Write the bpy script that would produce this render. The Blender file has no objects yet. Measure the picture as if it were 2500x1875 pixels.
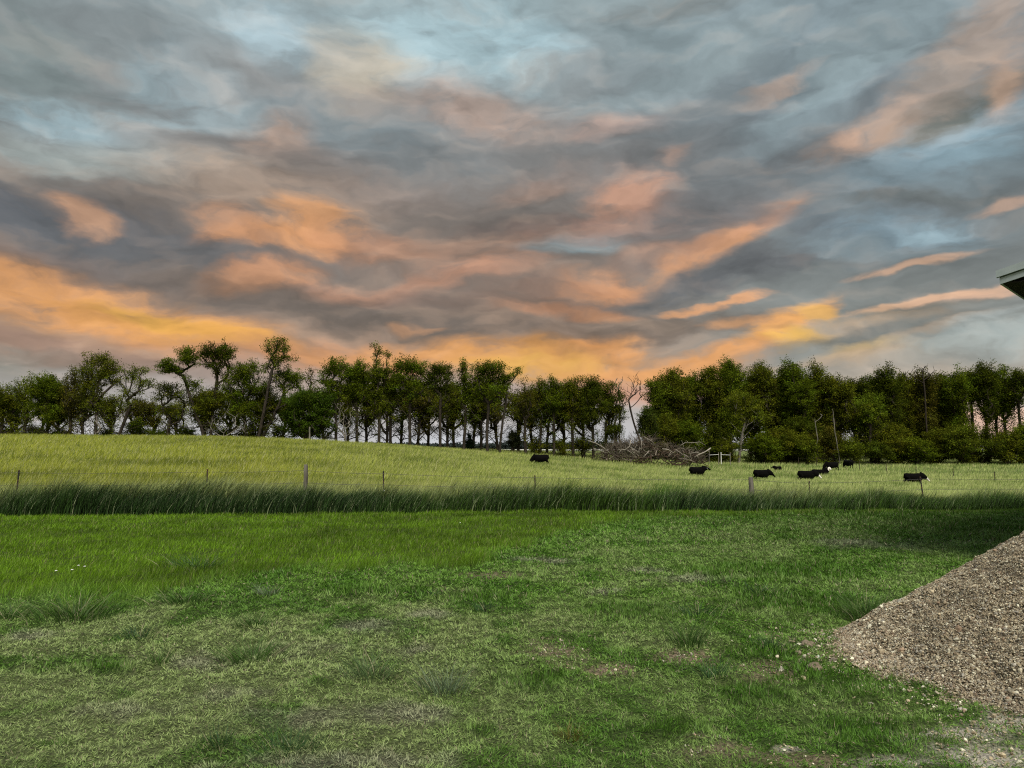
import bpy, math, random
import numpy as np
from mathutils import Vector, Matrix

R = math.radians
SC = bpy.context.scene
COL = SC.collection
rng = np.random.default_rng(7)
random.seed(7)

# ------------------------------------------------------------------ camera
F = 1800.0                     # focal length in photo pixels (2500 wide)
HOR = 1094.0                   # horizon row
PITCH = math.atan((HOR - 937.5) / F)
CAMZ = 1.7
cam_d = bpy.data.cameras.new('camera')
cam = bpy.data.objects.new('camera', cam_d)
COL.objects.link(cam)
cam.location = (0, 0, CAMZ)
cam.rotation_euler = (R(90) + PITCH, 0, 0)
cam_d.sensor_width = 36
cam_d.lens = 36 * F / 2500
cam_d.clip_start = 0.05
cam_d.clip_end = 20000
SC.camera = cam
SC.render.resolution_x = 1024
SC.render.resolution_y = 768

# ------------------------------------------------------------------ exposure
SC.view_settings.view_transform = 'Standard'
SC.view_settings.look = 'None'
SC.view_settings.exposure = 1.0
SC.view_settings.gamma = 1.0
SC.view_settings.use_curve_mapping = False
SC.cycles.use_denoising = False
SC.cycles.filter_width = 1.15
SC.cycles.max_bounces = 5
SC.cycles.diffuse_bounces = 3
SC.cycles.transmission_bounces = 3
SKY_GAIN = 0.5                 # display value -> scene value at exposure +1

def lin(c):
    return tuple(((v/255)/12.92 if v/255 <= 0.04045 else ((v/255+0.055)/1.055)**2.4) for v in c)

def pix_dir(px, py):
    u = (px-1250)/F; v = (937.5-py)/F
    return Vector((u, math.cos(PITCH)-v*math.sin(PITCH), math.sin(PITCH)+v*math.cos(PITCH)))

def azel(px, py):
    d = pix_dir(px, py).normalized()
    return math.degrees(math.atan2(d.x, d.y)), math.degrees(math.asin(d.z))

# ------------------------------------------------------------------ sun
SUN_EL, SUN_AZ = 50, 160       # azimuth clockwise from the view direction
sd = bpy.data.lights.new('sun', 'SUN')
sd.energy = 1.9
sd.angle = R(25)
sd.color = (1.0, 0.93, 0.82)
sun = bpy.data.objects.new('sun', sd)
COL.objects.link(sun)
sv = Vector((math.sin(R(SUN_AZ))*math.cos(R(SUN_EL)), math.cos(R(SUN_AZ))*math.cos(R(SUN_EL)), math.sin(R(SUN_EL))))
sun.rotation_euler = (-sv).to_track_quat('-Z', 'Y').to_euler()

# ------------------------------------------------------------------ world: evening sky with a deck of broken cloud
world = bpy.data.worlds.new('World')
SC.world = world
world.use_nodes = True
world.cycles.sampling_method = 'MANUAL'
world.cycles.sample_map_resolution = 512
wt = world.node_tree
for n in list(wt.nodes): wt.nodes.remove(n)
W = wt.nodes.new; WL = wt.links.new

def wmath(op, a=None, b=None, clamp=False):
    n = W('ShaderNodeMath'); n.operation = op; n.use_clamp = clamp
    for i, v in enumerate((a, b)):
        if v is None: continue
        if isinstance(v, (int, float)): n.inputs[i].default_value = v
        else: WL(v, n.inputs[i])
    return n.outputs[0]

def wmix(fac, a, b):
    n = W('ShaderNodeMix'); n.data_type = 'RGBA'
    for s, v in ((n.inputs[0], fac), (n.inputs[6], a), (n.inputs[7], b)):
        if isinstance(v, (int, float)): s.default_value = v
        elif isinstance(v, tuple): s.default_value = (*v, 1) if len(v) == 3 else v
        else: WL(v, s)
    return n.outputs[2]

def wnoise(vec, scale, detail, rough, dist=0.0):
    n = W('ShaderNodeTexNoise'); n.noise_dimensions = '2D'; n.inputs['Scale'].default_value = scale
    n.inputs['Detail'].default_value = detail; n.inputs['Roughness'].default_value = rough
    n.inputs['Distortion'].default_value = dist
    WL(vec, n.inputs['Vector'])
    return n

def wmap(vec, loc=(0,0,0), rot=0, sc=(1,1,1), typ='POINT'):
    n = W('ShaderNodeMapping'); n.vector_type = typ
    n.inputs['Location'].default_value = loc
    n.inputs['Rotation'].default_value = (0, 0, rot)
    n.inputs['Scale'].default_value = sc
    WL(vec, n.inputs['Vector'])
    return n.outputs[0]

tc = W('ShaderNodeTexCoord')
sep = W('ShaderNodeSeparateXYZ'); WL(tc.outputs['Generated'], sep.inputs[0])
az = wmath('MULTIPLY', wmath('ARCTAN2', sep.outputs[0], sep.outputs[1]), 57.2958)
el = wmath('MULTIPLY', wmath('ARCSINE', sep.outputs[2]), 57.2958)
cmb = W('ShaderNodeCombineXYZ'); WL(az, cmb.inputs[0]); WL(el, cmb.inputs[1])
P0 = cmb.outputs[0]
# wispy displacement of the angular coordinates
n1 = wnoise(wmap(P0, rot=R(-8), sc=(0.06, 0.17, 1)), 1.0, 4, 0.46)
n2 = wnoise(wmap(P0, loc=(7.7, 3.1, 2), rot=R(-10), sc=(0.22, 0.5, 1)), 1.0, 4, 0.55)
vm = W('ShaderNodeVectorMath'); vm.operation = 'SUBTRACT'; WL(n1.outputs['Color'], vm.inputs[0]); vm.inputs[1].default_value = (.5, .5, .5)
vs = W('ShaderNodeVectorMath'); vs.operation = 'MULTIPLY'; WL(vm.outputs[0], vs.inputs[0]); vs.inputs[1].default_value = (6.5, 3.8, 0)
vm2 = W('ShaderNodeVectorMath'); vm2.operation = 'SUBTRACT'; WL(n2.outputs['Color'], vm2.inputs[0]); vm2.inputs[1].default_value = (.5, .5, .5)
vs2 = W('ShaderNodeVectorMath'); vs2.operation = 'MULTIPLY'; WL(vm2.outputs[0], vs2.inputs[0]); vs2.inputs[1].default_value = (2.6, 1.5, 0)
va = W('ShaderNodeVectorMath'); va.operation = 'ADD'; WL(P0, va.inputs[0]); WL(vs.outputs[0], va.inputs[1])
vb = W('ShaderNodeVectorMath'); vb.operation = 'ADD'; WL(va.outputs[0], vb.inputs[0]); WL(vs2.outputs[0], vb.inputs[1])
PW = vb.outputs[0]
sepw = W('ShaderNodeSeparateXYZ'); WL(PW, sepw.inputs[0])

# vertical colour of the cloud deck
def ramp(fac, stops):
    n = W('ShaderNodeValToRGB'); WL(fac, n.inputs[0])
    cr = n.color_ramp
    while len(cr.elements) < len(stops): cr.elements.new(0.5)
    for e, (p, c) in zip(cr.elements, stops):
        e.position = p; e.color = (*lin(c), 1)
    return n.outputs[0]
elf = wmath('DIVIDE', sepw.outputs[1], 90, True)
base = ramp(elf, [(0.0, (196, 200, 206)), (0.035, (186, 180, 178)), (0.075, (168, 140, 120)), (0.13, (128, 114, 105)),
                  (0.20, (126, 118, 112)), (0.27, (134, 136, 136)), (0.33, (150, 163, 166)), (0.40, (146, 163, 166)),
                  (0.55, (150, 170, 178)), (0.8, (190, 205, 214)), (1.0, (196, 210, 220))])
base_r = ramp(elf, [(0.0, (196, 196, 196)), (0.05, (160, 156, 148)), (0.08, (142, 145, 141)), (0.13, (124, 129, 128)),
                  (0.20, (118, 127, 131)), (0.27, (124, 136, 142)), (0.33, (140, 156, 162)), (0.40, (134, 150, 154)),
                  (0.55, (150, 170, 178)), (0.8, (190, 205, 214)), (1.0, (196, 210, 220))])
azr = W('ShaderNodeMapRange'); azr.interpolation_type = 'SMOOTHSTEP'; WL(sepw.outputs[0], azr.inputs[0])
azr.inputs[1].default_value = 2; azr.inputs[2].default_value = 24
colr = wmix(azr.outputs[0], base, base_r)

# individual cloud masses: (photo x, y, half width, half height, tilt deg, colour, strength, hardness)
DK = (106, 109, 112); BR = (116, 105, 98); OR = (212, 154, 94); YE = (216, 162, 88); PB = (164, 188, 196); PE = (200, 165, 142)
BL = [
 (60,230,420,240,0,(126,136,137),.7,0), (0,100,200,160,0,(128,142,142),.6,0),
 (170,300,260,75,-4,(158,182,190),.75,0), (430,170,190,70,10,PB,.5,0), (700,95,170,75,0,(172,194,202),.8,0),
 (520,150,130,50,10,(150,150,148),.5,0),
 (1080,125,300,110,-8,(172,198,205),.85,0), (1000,110,140,60,0,(182,208,215),.7,0), (1240,60,160,90,0,(170,198,206),.7,0), (1330,110,120,60,0,(170,196,204),.6,0),
 (890,190,120,110,-30,(196,186,168),.85,0), (830,130,80,60,0,(185,182,172),.6,0), (700,200,140,40,-10,(160,156,152),.6,0),
 (560,270,260,45,10,(168,188,194),.6,0), (820,285,240,80,-10,(130,141,145),.8,0), (1000,310,220,60,0,(130,141,145),.7,0),
 (690,330,110,60,25,(206,168,142),.8,0), (1170,270,220,70,-12,(190,165,150),.75,0), (960,250,120,40,0,(176,160,150),.5,0),
 (350,400,420,60,4,(170,176,172),.7,0), (120,400,260,50,0,(150,160,158),.6,0), (450,345,200,35,-6,(150,150,148),.5,0),
 (950,400,360,80,0,(122,130,133),.6,0), (800,430,260,80,-20,(156,140,130),.5,0),
 (650,470,340,90,-6,(170,148,130),.7,0), (1000,470,260,50,0,(150,134,124),.5,0),
 (130,555,420,75,-3,(98,102,108),.95,0), (430,610,420,60,0,(106,106,108),.8,0), (60,620,260,30,0,(120,104,98),.6,0),
 (165,535,75,38,0,(218,165,125),.9,.25), (560,565,100,50,0,(214,158,118),.8,.2), (630,590,180,26,3,(222,158,108),.8,.2), (800,545,120,55,-4,(228,162,104),1,.3), (740,570,110,36,0,(226,160,104),.7,0),
 (920,590,170,40,-3,(206,148,112),.75,0), (1110,600,220,55,5,(178,138,114),.75,0),
 (620,672,160,36,14,(222,156,108),.9,.25), (870,712,190,36,-3,(204,148,116),.85,.1), (1090,678,160,34,18,(196,142,112),.75,.1), (1200,660,120,24,10,(190,140,112),.6,0),
 (330,690,420,42,-8,(116,106,102),.8,0), (850,770,560,60,-5,(114,103,96),.95,0), (1100,730,300,40,0,(116,104,98),.6,0),
 (100,690,240,40,-4,(220,160,112),.85,.1), (260,770,520,95,-9,(220,158,102),1,.1), (380,785,290,60,-9,(222,160,90),.9,.05), (400,775,180,34,-12,(224,172,84),.75,0), (570,830,200,40,-14,(230,168,84),.8,0),
 (120,850,330,38,-3,(150,122,108),.9,0), (60,915,300,55,0,(126,128,122),.85,0), (300,905,220,30,0,(160,128,112),.6,0), (560,915,200,40,0,(142,118,108),.7,0),
 (480,870,140,20,-5,(196,142,104),.5,0),
 (760,880,320,50,0,(206,148,110),.85,0), (1010,870,360,40,4,(220,158,102),.9,0), (1310,880,300,60,0,(220,158,92),.95,.05), (1400,890,110,45,0,(222,170,82),.85,.1), (1250,895,110,40,0,(222,172,84),.7,0),
 (1005,808,70,13,4,(200,150,112),.6,.1), (1560,905,300,40,0,(220,158,102),.9,0), (1550,950,300,40,0,(204,152,128),.8,0),
 (700,960,600,50,0,(170,150,140),.6,0), (300,980,500,60,0,(160,160,160),.6,0),
 (1250,730,200,40,0,(150,122,106),.5,0),
 (1300,540,200,28,0,(112,102,98),.8,0), (1395,597,150,34,3,(128,150,156),.9,0), (1600,400,180,90,-10,(130,130,130),.5,0),
 (1530,475,130,55,0,(222,162,128),.85,.1), (1640,378,40,34,0,(190,158,140),.6,0), (1500,312,150,36,8,(196,165,150),.6,0), (1290,447,120,30,10,(196,158,136),.6,0), (1400,420,200,30,0,(150,138,132),.5,0),
 (1560,545,320,50,3,(176,136,118),.85,0), (1740,600,190,40,22,(232,164,110),1,.25), (1600,620,150,30,4,(206,150,116),.8,0), (1830,545,90,18,20,(196,148,122),.7,0),
 (1450,690,120,36,3,(224,156,104),.95,.2), (1340,750,170,22,0,(196,142,108),.7,0), (1460,760,100,20,-8,(216,152,104),.8,.1), (1320,690,130,30,0,(160,126,108),.6,0),
 (1470,850,150,32,0,(220,158,102),.9,.2), (1400,838,90,14,0,(228,160,98),.7,0), (1530,820,260,18,0,(130,110,98),.6,0),
 (1820,440,420,85,24,(108,112,114),.85,0), (1560,640,200,20,8,(110,106,104),.5,0), (1800,655,440,50,12,(104,106,109),.95,0), (1950,560,240,40,-20,(108,112,116),.6,0),
 (1700,800,260,36,0,(118,108,100),.7,0), (1560,790,160,40,0,(122,108,98),.6,0),
 (1690,752,110,16,3,(222,164,118),.9,.2), (1840,727,90,18,14,(222,164,118),.85,.2),
 (1910,810,190,44,22,(232,170,104),1,.25), (1930,845,100,32,0,(234,184,92),1,.2), (2005,775,60,40,-20,(226,176,104),.9,.2), (1800,800,120,20,0,(214,158,110),.7,0), (1900,815,70,10,5,(190,146,100),.5,0),
 (1720,882,200,28,6,(220,158,102),.95,.1), (2060,850,260,38,6,(118,122,120),.8,0), (2020,880,200,20,0,(158,160,155),.6,0),
 (2200,565,220,50,-6,(142,166,178),.75,0), (2250,560,90,20,0,(172,198,208),.7,0), (2060,500,200,40,10,(122,138,146),.6,0),
 (2330,340,240,90,12,(146,172,184),.9,0), (2420,370,120,50,0,(150,178,190),.6,0), (2180,430,200,40,6,(126,144,152),.6,0),
 (2220,488,300,20,-3,(104,110,110),.8,0), (2440,492,90,17,2,(204,166,140),.85,.1), (2400,430,200,30,0,(122,138,144),.5,0),
 (2240,640,130,17,9,(230,184,150),1,.3), (2100,620,120,26,-14,(120,130,134),.5,0), (2060,600,200,20,-12,(140,156,162),.6,0),
 (2280,745,260,16,9,(224,184,150),.9,.2), (2420,720,200,26,6,(216,176,148),.8,.1), (2250,775,260,15,6,(120,120,114),.8,0),
 (2150,800,220,26,4,(182,160,136),.7,0), (2300,820,180,16,12,(204,176,148),.7,0), (2090,870,110,22,5,(214,184,134),.75,0), (2160,880,300,22,4,(214,184,150),.7,0), (2420,850,260,60,4,(170,180,178),.9,0), (2440,790,160,18,12,(176,184,182),.6,0),
 (2300,930,500,60,0,(182,170,156),.8,0), (2400,1020,300,60,0,(230,186,160),.8,0),
 (2120,110,300,80,14,(140,156,160),.7,0), (2080,200,300,40,14,(156,174,178),.6,0), (1980,280,260,50,18,(146,164,170),.5,0),
 (2460,60,150,90,50,(196,164,142),.75,0), (2360,170,260,95,38,(170,157,146),.75,0), (2160,320,200,46,14,(194,162,140),.75,0), (2080,330,60,24,0,(210,168,140),.6,0), (2260,300,140,20,10,(200,162,134),.7,0),
 (2430,235,200,42,22,(108,114,110),.95,.1), (2485,200,50,70,-10,(204,168,142),.9,.2), (2330,250,160,30,20,(130,124,116),.7,0),
 (1870,215,150,22,12,(196,170,152),.75,.1), (1700,260,260,50,14,(120,130,134),.7,0), (1550,230,260,40,8,(148,164,168),.6,0), (1800,120,200,60,10,(144,158,160),.5,0), (1600,110,200,80,-10,(130,146,150),.6,0), (1660,20,200,40,0,(132,136,134),.6,0),
]
cur = colr
n3 = wnoise(wmap(PW, loc=(31, 17, 0), rot=R(-9), sc=(0.36, 0.95, 1)), 1.0, 6, 0.58)
ragged = wmath('MULTIPLY_ADD', n3.outputs['Fac'], 1.7)
ragged.node.inputs[2].default_value = 0.13
for (bx, by, rx, ry, rot, c, st, hard) in BL:
    if c[0]-c[2] > 50 and by < 720: st *= .68; hard *= .6; rx *= 1.12; ry *= 1.15
    a0, e0 = azel(bx, by)
    dpp = math.degrees(1/F)
    ca = math.cos(R(a0))
    g = W('ShaderNodeTexGradient'); g.gradient_type = 'SPHERICAL'; WL(PW, g.inputs[0])
    g.texture_mapping.vector_type = 'TEXTURE'; g.texture_mapping.translation = (a0, e0, 0); g.texture_mapping.rotation = (0, 0, R(rot))
    g.texture_mapping.scale = (rx*1.25*dpp*ca, ry*1.25*dpp*ca, 1)
    mr = W('ShaderNodeMapRange'); mr.interpolation_type = 'SMOOTHSTEP'
    WL(wmath('MULTIPLY', g.outputs['Fac'], ragged), mr.inputs[0])
    mr.inputs[1].default_value = hard*0.35; mr.inputs[2].default_value = .85 - hard*0.5
    mr.inputs[3].default_value = 0; mr.inputs[4].default_value = st
    cur = wmix(mr.outputs[0], cur, lin(c))

# fine cloud texture: soft light and dark streaks
t1 = wnoise(wmap(PW, loc=(3, 9, 0), rot=R(-6), sc=(0.11, 0.26, 1)), 1.0, 5, 0.5)
t2 = wnoise(wmap(PW, loc=(13, 2, 0), rot=R(-14), sc=(0.45, 0.95, 1)), 1.0, 7, 0.6)
ts = wmath('ADD', wmath('MULTIPLY', t1.outputs['Fac'], .68), wmath('MULTIPLY', t2.outputs['Fac'], .32))
mrn = W('ShaderNodeMapRange'); WL(ts, mrn.inputs[0])
mrn.inputs[1].default_value = .30; mrn.inputs[2].default_value = .70; mrn.inputs[3].default_value = .82; mrn.inputs[4].default_value = 1.23
mrn.clamp = True
# billows: relief of the cloud base, brighter where it turns down toward the low sun
pa = wmap(PW, loc=(5, 21, 0), rot=R(-8), sc=(0.13, 0.36, 1)); pb = wmap(PW, loc=(5.09, 21.24, 0), rot=R(-8), sc=(0.13, 0.36, 1))
ra = wnoise(pa, 1.0, 3, 0.48); rb = wnoise(pb, 1.0, 3, 0.48)
rel = wmath('MULTIPLY', wmath('SUBTRACT', ra.outputs['Fac'], rb.outputs['Fac']), .85)
lum = wmath('ADD', mrn.outputs[0], rel)
warm = W('ShaderNodeMapRange'); WL(rel, warm.inputs[0]); warm.inputs[1].default_value = .02; warm.inputs[2].default_value = .30; warm.inputs[3].default_value = 0; warm.inputs[4].default_value = .17
cur = wmix(warm.outputs[0], cur, lin((206, 168, 134)))
sc_ = W('ShaderNodeVectorMath'); sc_.operation = 'SCALE'; WL(cur, sc_.inputs[0]); WL(lum, sc_.inputs['Scale'])
cloud = sc_.outputs[0]
# a little of the clear dusk sky comes through the deck
sky = W('ShaderNodeTexSky'); sky.sky_type = 'NISHITA'; sky.sun_disc = False
sky.sun_elevation = R(4); sky.sun_rotation = R(SUN_AZ)
skys = W('ShaderNodeVectorMath'); skys.operation = 'SCALE'; WL(sky.outputs[0], skys.inputs[0]); skys.inputs['Scale'].default_value = 0.15
fin = wmix(0.04, cloud, skys.outputs[0])
bg = W('ShaderNodeBackground'); WL(fin, bg.inputs[0]); bg.inputs[1].default_value = SKY_GAIN
wo = W('ShaderNodeOutputWorld'); WL(bg.outputs[0], wo.inputs[0])

# ------------------------------------------------------------------ helpers
_lat = {}
def vnoise(x, y, seed=0):
    if seed not in _lat: _lat[seed] = np.random.default_rng(seed+100).random((256, 256))
    L = _lat[seed]
    x = np.asarray(x, float); y = np.asarray(y, float)
    xi = np.floor(x).astype(int); yi = np.floor(y).astype(int)
    fx = x-xi; fy = y-yi
    fx = fx*fx*(3-2*fx); fy = fy*fy*(3-2*fy)
    a = L[xi & 255, yi & 255]; b = L[(xi+1) & 255, yi & 255]
    c = L[xi & 255, (yi+1) & 255]; d = L[(xi+1) & 255, (yi+1) & 255]
    return (a*(1-fx)+b*fx)*(1-fy)+(c*(1-fx)+d*fx)*fy

def fbm(x, y, seed=0, o=4, rough=.5):
    s = 0; a = 1; t = 0
    for i in range(o):
        s = s+a*vnoise(x*2**i+i*17.3, y*2**i+i*9.1, seed+i); t += a; a *= rough
    return s/t

SK = [-2600, 0, 600, 830, 1000, 1240, 1450, 1600, 1860, 2500, 5000]
YK = [0, 15, 20, 24, 35, 50, 70, 90, 105, 130, 200, 400, 900, 9000]
TB = np.array([
 [0,0,0,0,.5,1.2,2.25,3.0,3.05,2.7,1.5,0,-.5,-1],
 [0,0,0,0,.5,1.2,2.25,3.0,3.05,2.7,1.5,0,-.5,-1],
 [0,0,0,0,.45,1.1,2.05,2.75,2.8,2.5,1.4,0,-.5,-1],
 [0,0,0,0,.3,.8,1.55,2.2,2.2,2.0,1.0,0,-.5,-1],
 [0,0,0,-.02,.15,.5,1.15,1.75,1.75,1.6,.8,0,-.5,-1],
 [0,0,0,-.05,-.25,-.3,-.2,.5,1.15,1.1,.4,0,-.5,-1],
 [0,0,0,-.1,-.45,-.8,-.9,-.45,.35,.5,.2,-.2,-.5,-1],
 [0,0,0,-.2,-.7,-1.15,-1.5,-1.2,-.35,.1,0,-.3,-.5,-1],
 [0,0,0,-.3,-.8,-1.4,-1.9,-1.6,-.95,-.1,0,-.3,-.5,-1],
 [0,0,0,-.3,-.8,-1.5,-2.05,-1.6,-.95,-.1,0,-.3,-.5,-1],
 [0,0,0,-.3,-.8,-1.5,-2.05,-1.6,-.95,-.1,0,-.3,-.5,-1]])
_ty = np.log(np.geomspace(8, 9000, 500)); _ts = np.linspace(-2600, 5000, 300)
_t1 = np.array([np.interp(_ty, np.log(np.maximum(YK, 1.0)), r) for r in TB])
_T = np.array([np.interp(_ts, SK, _t1[:, j]) for j in range(500)]).T
def _blur(a, n, ax):
    k = np.exp(-.5*(np.arange(-2*n, 2*n+1)/n)**2); k /= k.sum()
    p = [(0, 0), (0, 0)]; p[ax] = (2*n, 2*n)
    b = np.pad(a, p, mode='edge')
    return np.apply_along_axis(lambda v: np.convolve(v, k, 'valid'), ax, b)
_T = _blur(_blur(_T, 4, 1), 4, 0)
def terr(x, y):
    x = np.asarray(x, float); y = np.asarray(y, float)
    yy = np.maximum(y, 9.0)
    s = np.clip(1250+F*x/yy, -2600, 4999)
    ts = (s+2600)/7600*299; ty = (np.log(yy)-_ty[0])/(_ty[-1]-_ty[0])*499
    ts = np.clip(ts, 0, 298.99); ty = np.clip(ty, 0, 498.99)
    i = ts.astype(int); j = ty.astype(int); fs = ts-i; ft = ty-j
    z = (_T[i, j]*(1-fs)+_T[i+1, j]*fs)*(1-ft)+(_T[i, j+1]*(1-fs)+_T[i+1, j+1]*fs)*ft
    far = np.clip((y-26)/20, 0, 1)
    return z*np.clip((y-15)/5, 0, 1)+far*.22*(fbm(x*.09, y*.09, 31, 2)-.5)

def at(px, py, Y):
    d = pix_dir(px, py); t = Y/d.y
    return Vector((d.x*t, Y, CAMZ+d.z*t))

def ground_pt(px, py):
    d = pix_dir(px, py)
    Y = 2.0; prev = 2.0
    while Y < 400:
        t = Y/d.y
        if CAMZ+d.z*t < float(terr(d.x*t, Y)):
            return Vector((d.x*t, Y, float(terr(d.x*t, Y))))
        Y *= 1.004
    return Vector((d.x*100/d.y, 100, float(terr(d.x*100/d.y, 100))))

def edge_y(x): return 19.75+.11*x+.25*(fbm(np.asarray(x)*.5, np.asarray(x)*0+3, 5, 3)-.5)
def fence_y(x): return 21.9+.11*x

def tag(o, label=None, cat=None, group=None, kind=None):
    if label: o['label'] = label
    if cat: o['category'] = cat
    if group: o['group'] = group
    if kind: o['kind'] = kind
    return o

def empty(name, loc=(0, 0, 0), rz=0):
    o = bpy.data.objects.new(name, None); COL.objects.link(o)
    o.location = loc; o.rotation_euler = (0, 0, rz); o.empty_display_size = .2
    return o

def npmesh(name, V, polys, mat, parent=None, col=None, smooth=False, loc=None):
    """V (n,3); polys: list of (m,k) index arrays"""
    me = bpy.data.meshes.new(name)
    me.vertices.add(len(V)); me.vertices.foreach_set('co', np.asarray(V, np.float32).ravel())
    idx = np.concatenate([p.ravel() for p in polys]).astype(np.int32)
    tot = np.concatenate([np.full(len(p), p.shape[1]) for p in polys]).astype(np.int32)
    st = np.concatenate([[0], np.cumsum(tot)[:-1]]).astype(np.int32)
    me.loops.add(len(idx)); me.loops.foreach_set('vertex_index', idx)
    me.polygons.add(len(tot)); me.polygons.foreach_set('loop_start', st); me.polygons.foreach_set('loop_total', tot)
    me.polygons.foreach_set('use_smooth', np.full(len(tot), bool(smooth)))
    if col is not None:
        a = me.color_attributes.new('tint', 'FLOAT_COLOR', 'POINT')
        c4 = np.ones((len(V), 4), np.float32); c4[:, :3] = col
        a.data.foreach_set('color', c4.ravel())
    me.materials.append(mat)
    me.update(calc_edges=True)
    o = bpy.data.objects.new(name, me); COL.objects.link(o)
    if parent: o.parent = parent
    if loc is not None: o.location = loc
    return o

class MB:
    """collects tubes / boxes / blobs into one mesh"""
    def __init__(s): s.V = []; s.P = {3: [], 4: []}; s.n = 0; s.C = []
    def add(s, V, faces, col=(.5, .5, .5)):
        V = np.asarray(V, float)
        for f in faces:
            f = np.asarray(f)+s.n
            s.P[f.shape[1]].append(f)
        s.V.append(V); s.n += len(V)
        c = np.asarray(col, float); s.C.append(np.broadcast_to(c, (len(V), 3)))
    def box(s, c, size, rz=0, col=(.5, .5, .5), axes=None):
        q = np.array([[i, j, k] for i in (-.5, .5) for j in (-.5, .5) for k in (-.5, .5)])*np.array(size)
        if axes is not None: q = q@np.array(axes)
        else:
            cs, sn = math.cos(rz), math.sin(rz)
            q = q@np.array([[cs, sn, 0], [-sn, cs, 0], [0, 0, 1]])
        f = [[0, 1, 3, 2], [4, 6, 7, 5], [0, 4, 5, 1], [2, 3, 7, 6], [0, 2, 6, 4], [1, 5, 7, 3]]
        s.add(q+np.array(c), [np.array(f)], col)
    def tube(s, pts, rad, n=6, col=(.5, .5, .5), cap=True, sq=1.0):
        pts = np.asarray(pts, float); m = len(pts)
        rad = np.broadcast_to(np.asarray(rad, float), (m,))
        t = np.gradient(pts, axis=0); t /= np.linalg.norm(t, axis=1)[:, None]+1e-9
        up = np.tile([0, 0, 1.], (m, 1)); bad = abs(t[:, 2]) > .9; up[bad] = [1, 0, 0]
        if bad.any() and not bad.all(): up[:] = [.3, 1, .1] if abs(t[:, 1]).max() < .8 else [1, .2, .1]
        a = np.cross(t, up); a /= np.linalg.norm(a, axis=1)[:, None]+1e-9
        b = np.cross(t, a)
        th = np.arange(n)*2*np.pi/n
        V = pts[:, None]+rad[:, None, None]*(np.cos(th)[None, :, None]*a[:, None]+sq*np.sin(th)[None, :, None]*b[:, None])
        V = V.reshape(-1, 3); F4 = []
        for i in range(m-1):
            for j in range(n):
                F4.append([i*n+j, i*n+(j+1) % n, (i+1)*n+(j+1) % n, (i+1)*n+j])
        fs = [np.array(F4)]
        if cap:
            V = np.vstack([V, pts[0], pts[-1]]); c0 = m*n
            fs.append(np.array([[c0, (j+1) % n, j] for j in range(n)]+[[c0+1, (m-1)*n+j, (m-1)*n+(j+1) % n] for j in range(n)]))
        s.add(V, fs, col)
    def build(s, name, mat, parent=None, smooth=False, loc=None):
        P = [np.concatenate(s.P[k]) for k in (3, 4) if s.P[k]]
        return npmesh(name, np.concatenate(s.V), P, mat, parent, np.concatenate(s.C), smooth, loc)

# ------------------------------------------------------------------ materials
def new_mat(name):
    m = bpy.data.materials.new(name); m.use_nodes = True
    nt = m.node_tree
    for n in list(nt.nodes): nt.nodes.remove(n)
    out = nt.nodes.new('ShaderNodeOutputMaterial')
    return m, nt, out

def leaf_mat(name, trans=.3, gloss=.05, noise=0):
    m, nt, out = new_mat(name)
    at_ = nt.nodes.new('ShaderNodeAttribute'); at_.attribute_name = 'tint'
    d = nt.nodes.new('ShaderNodeBsdfDiffuse'); t = nt.nodes.new('ShaderNodeBsdfTranslucent')
    nt.links.new(at_.outputs['Color'], d.inputs[0]); nt.links.new(at_.outputs['Color'], t.inputs[0])
    mx = nt.nodes.new('ShaderNodeMixShader'); mx.inputs[0].default_value = trans
    nt.links.new(d.outputs[0], mx.inputs[1]); nt.links.new(t.outputs[0], mx.inputs[2])
    last = mx.outputs[0]
    if gloss:
        g = nt.nodes.new('ShaderNodeBsdfGlossy'); g.inputs['Roughness'].default_value = .5
        m2 = nt.nodes.new('ShaderNodeMixShader'); m2.inputs[0].default_value = gloss
        nt.links.new(last, m2.inputs[1]); nt.links.new(g.outputs[0], m2.inputs[2]); last = m2.outputs[0]
    nt.links.new(last, out.inputs[0])
    return m

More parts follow.
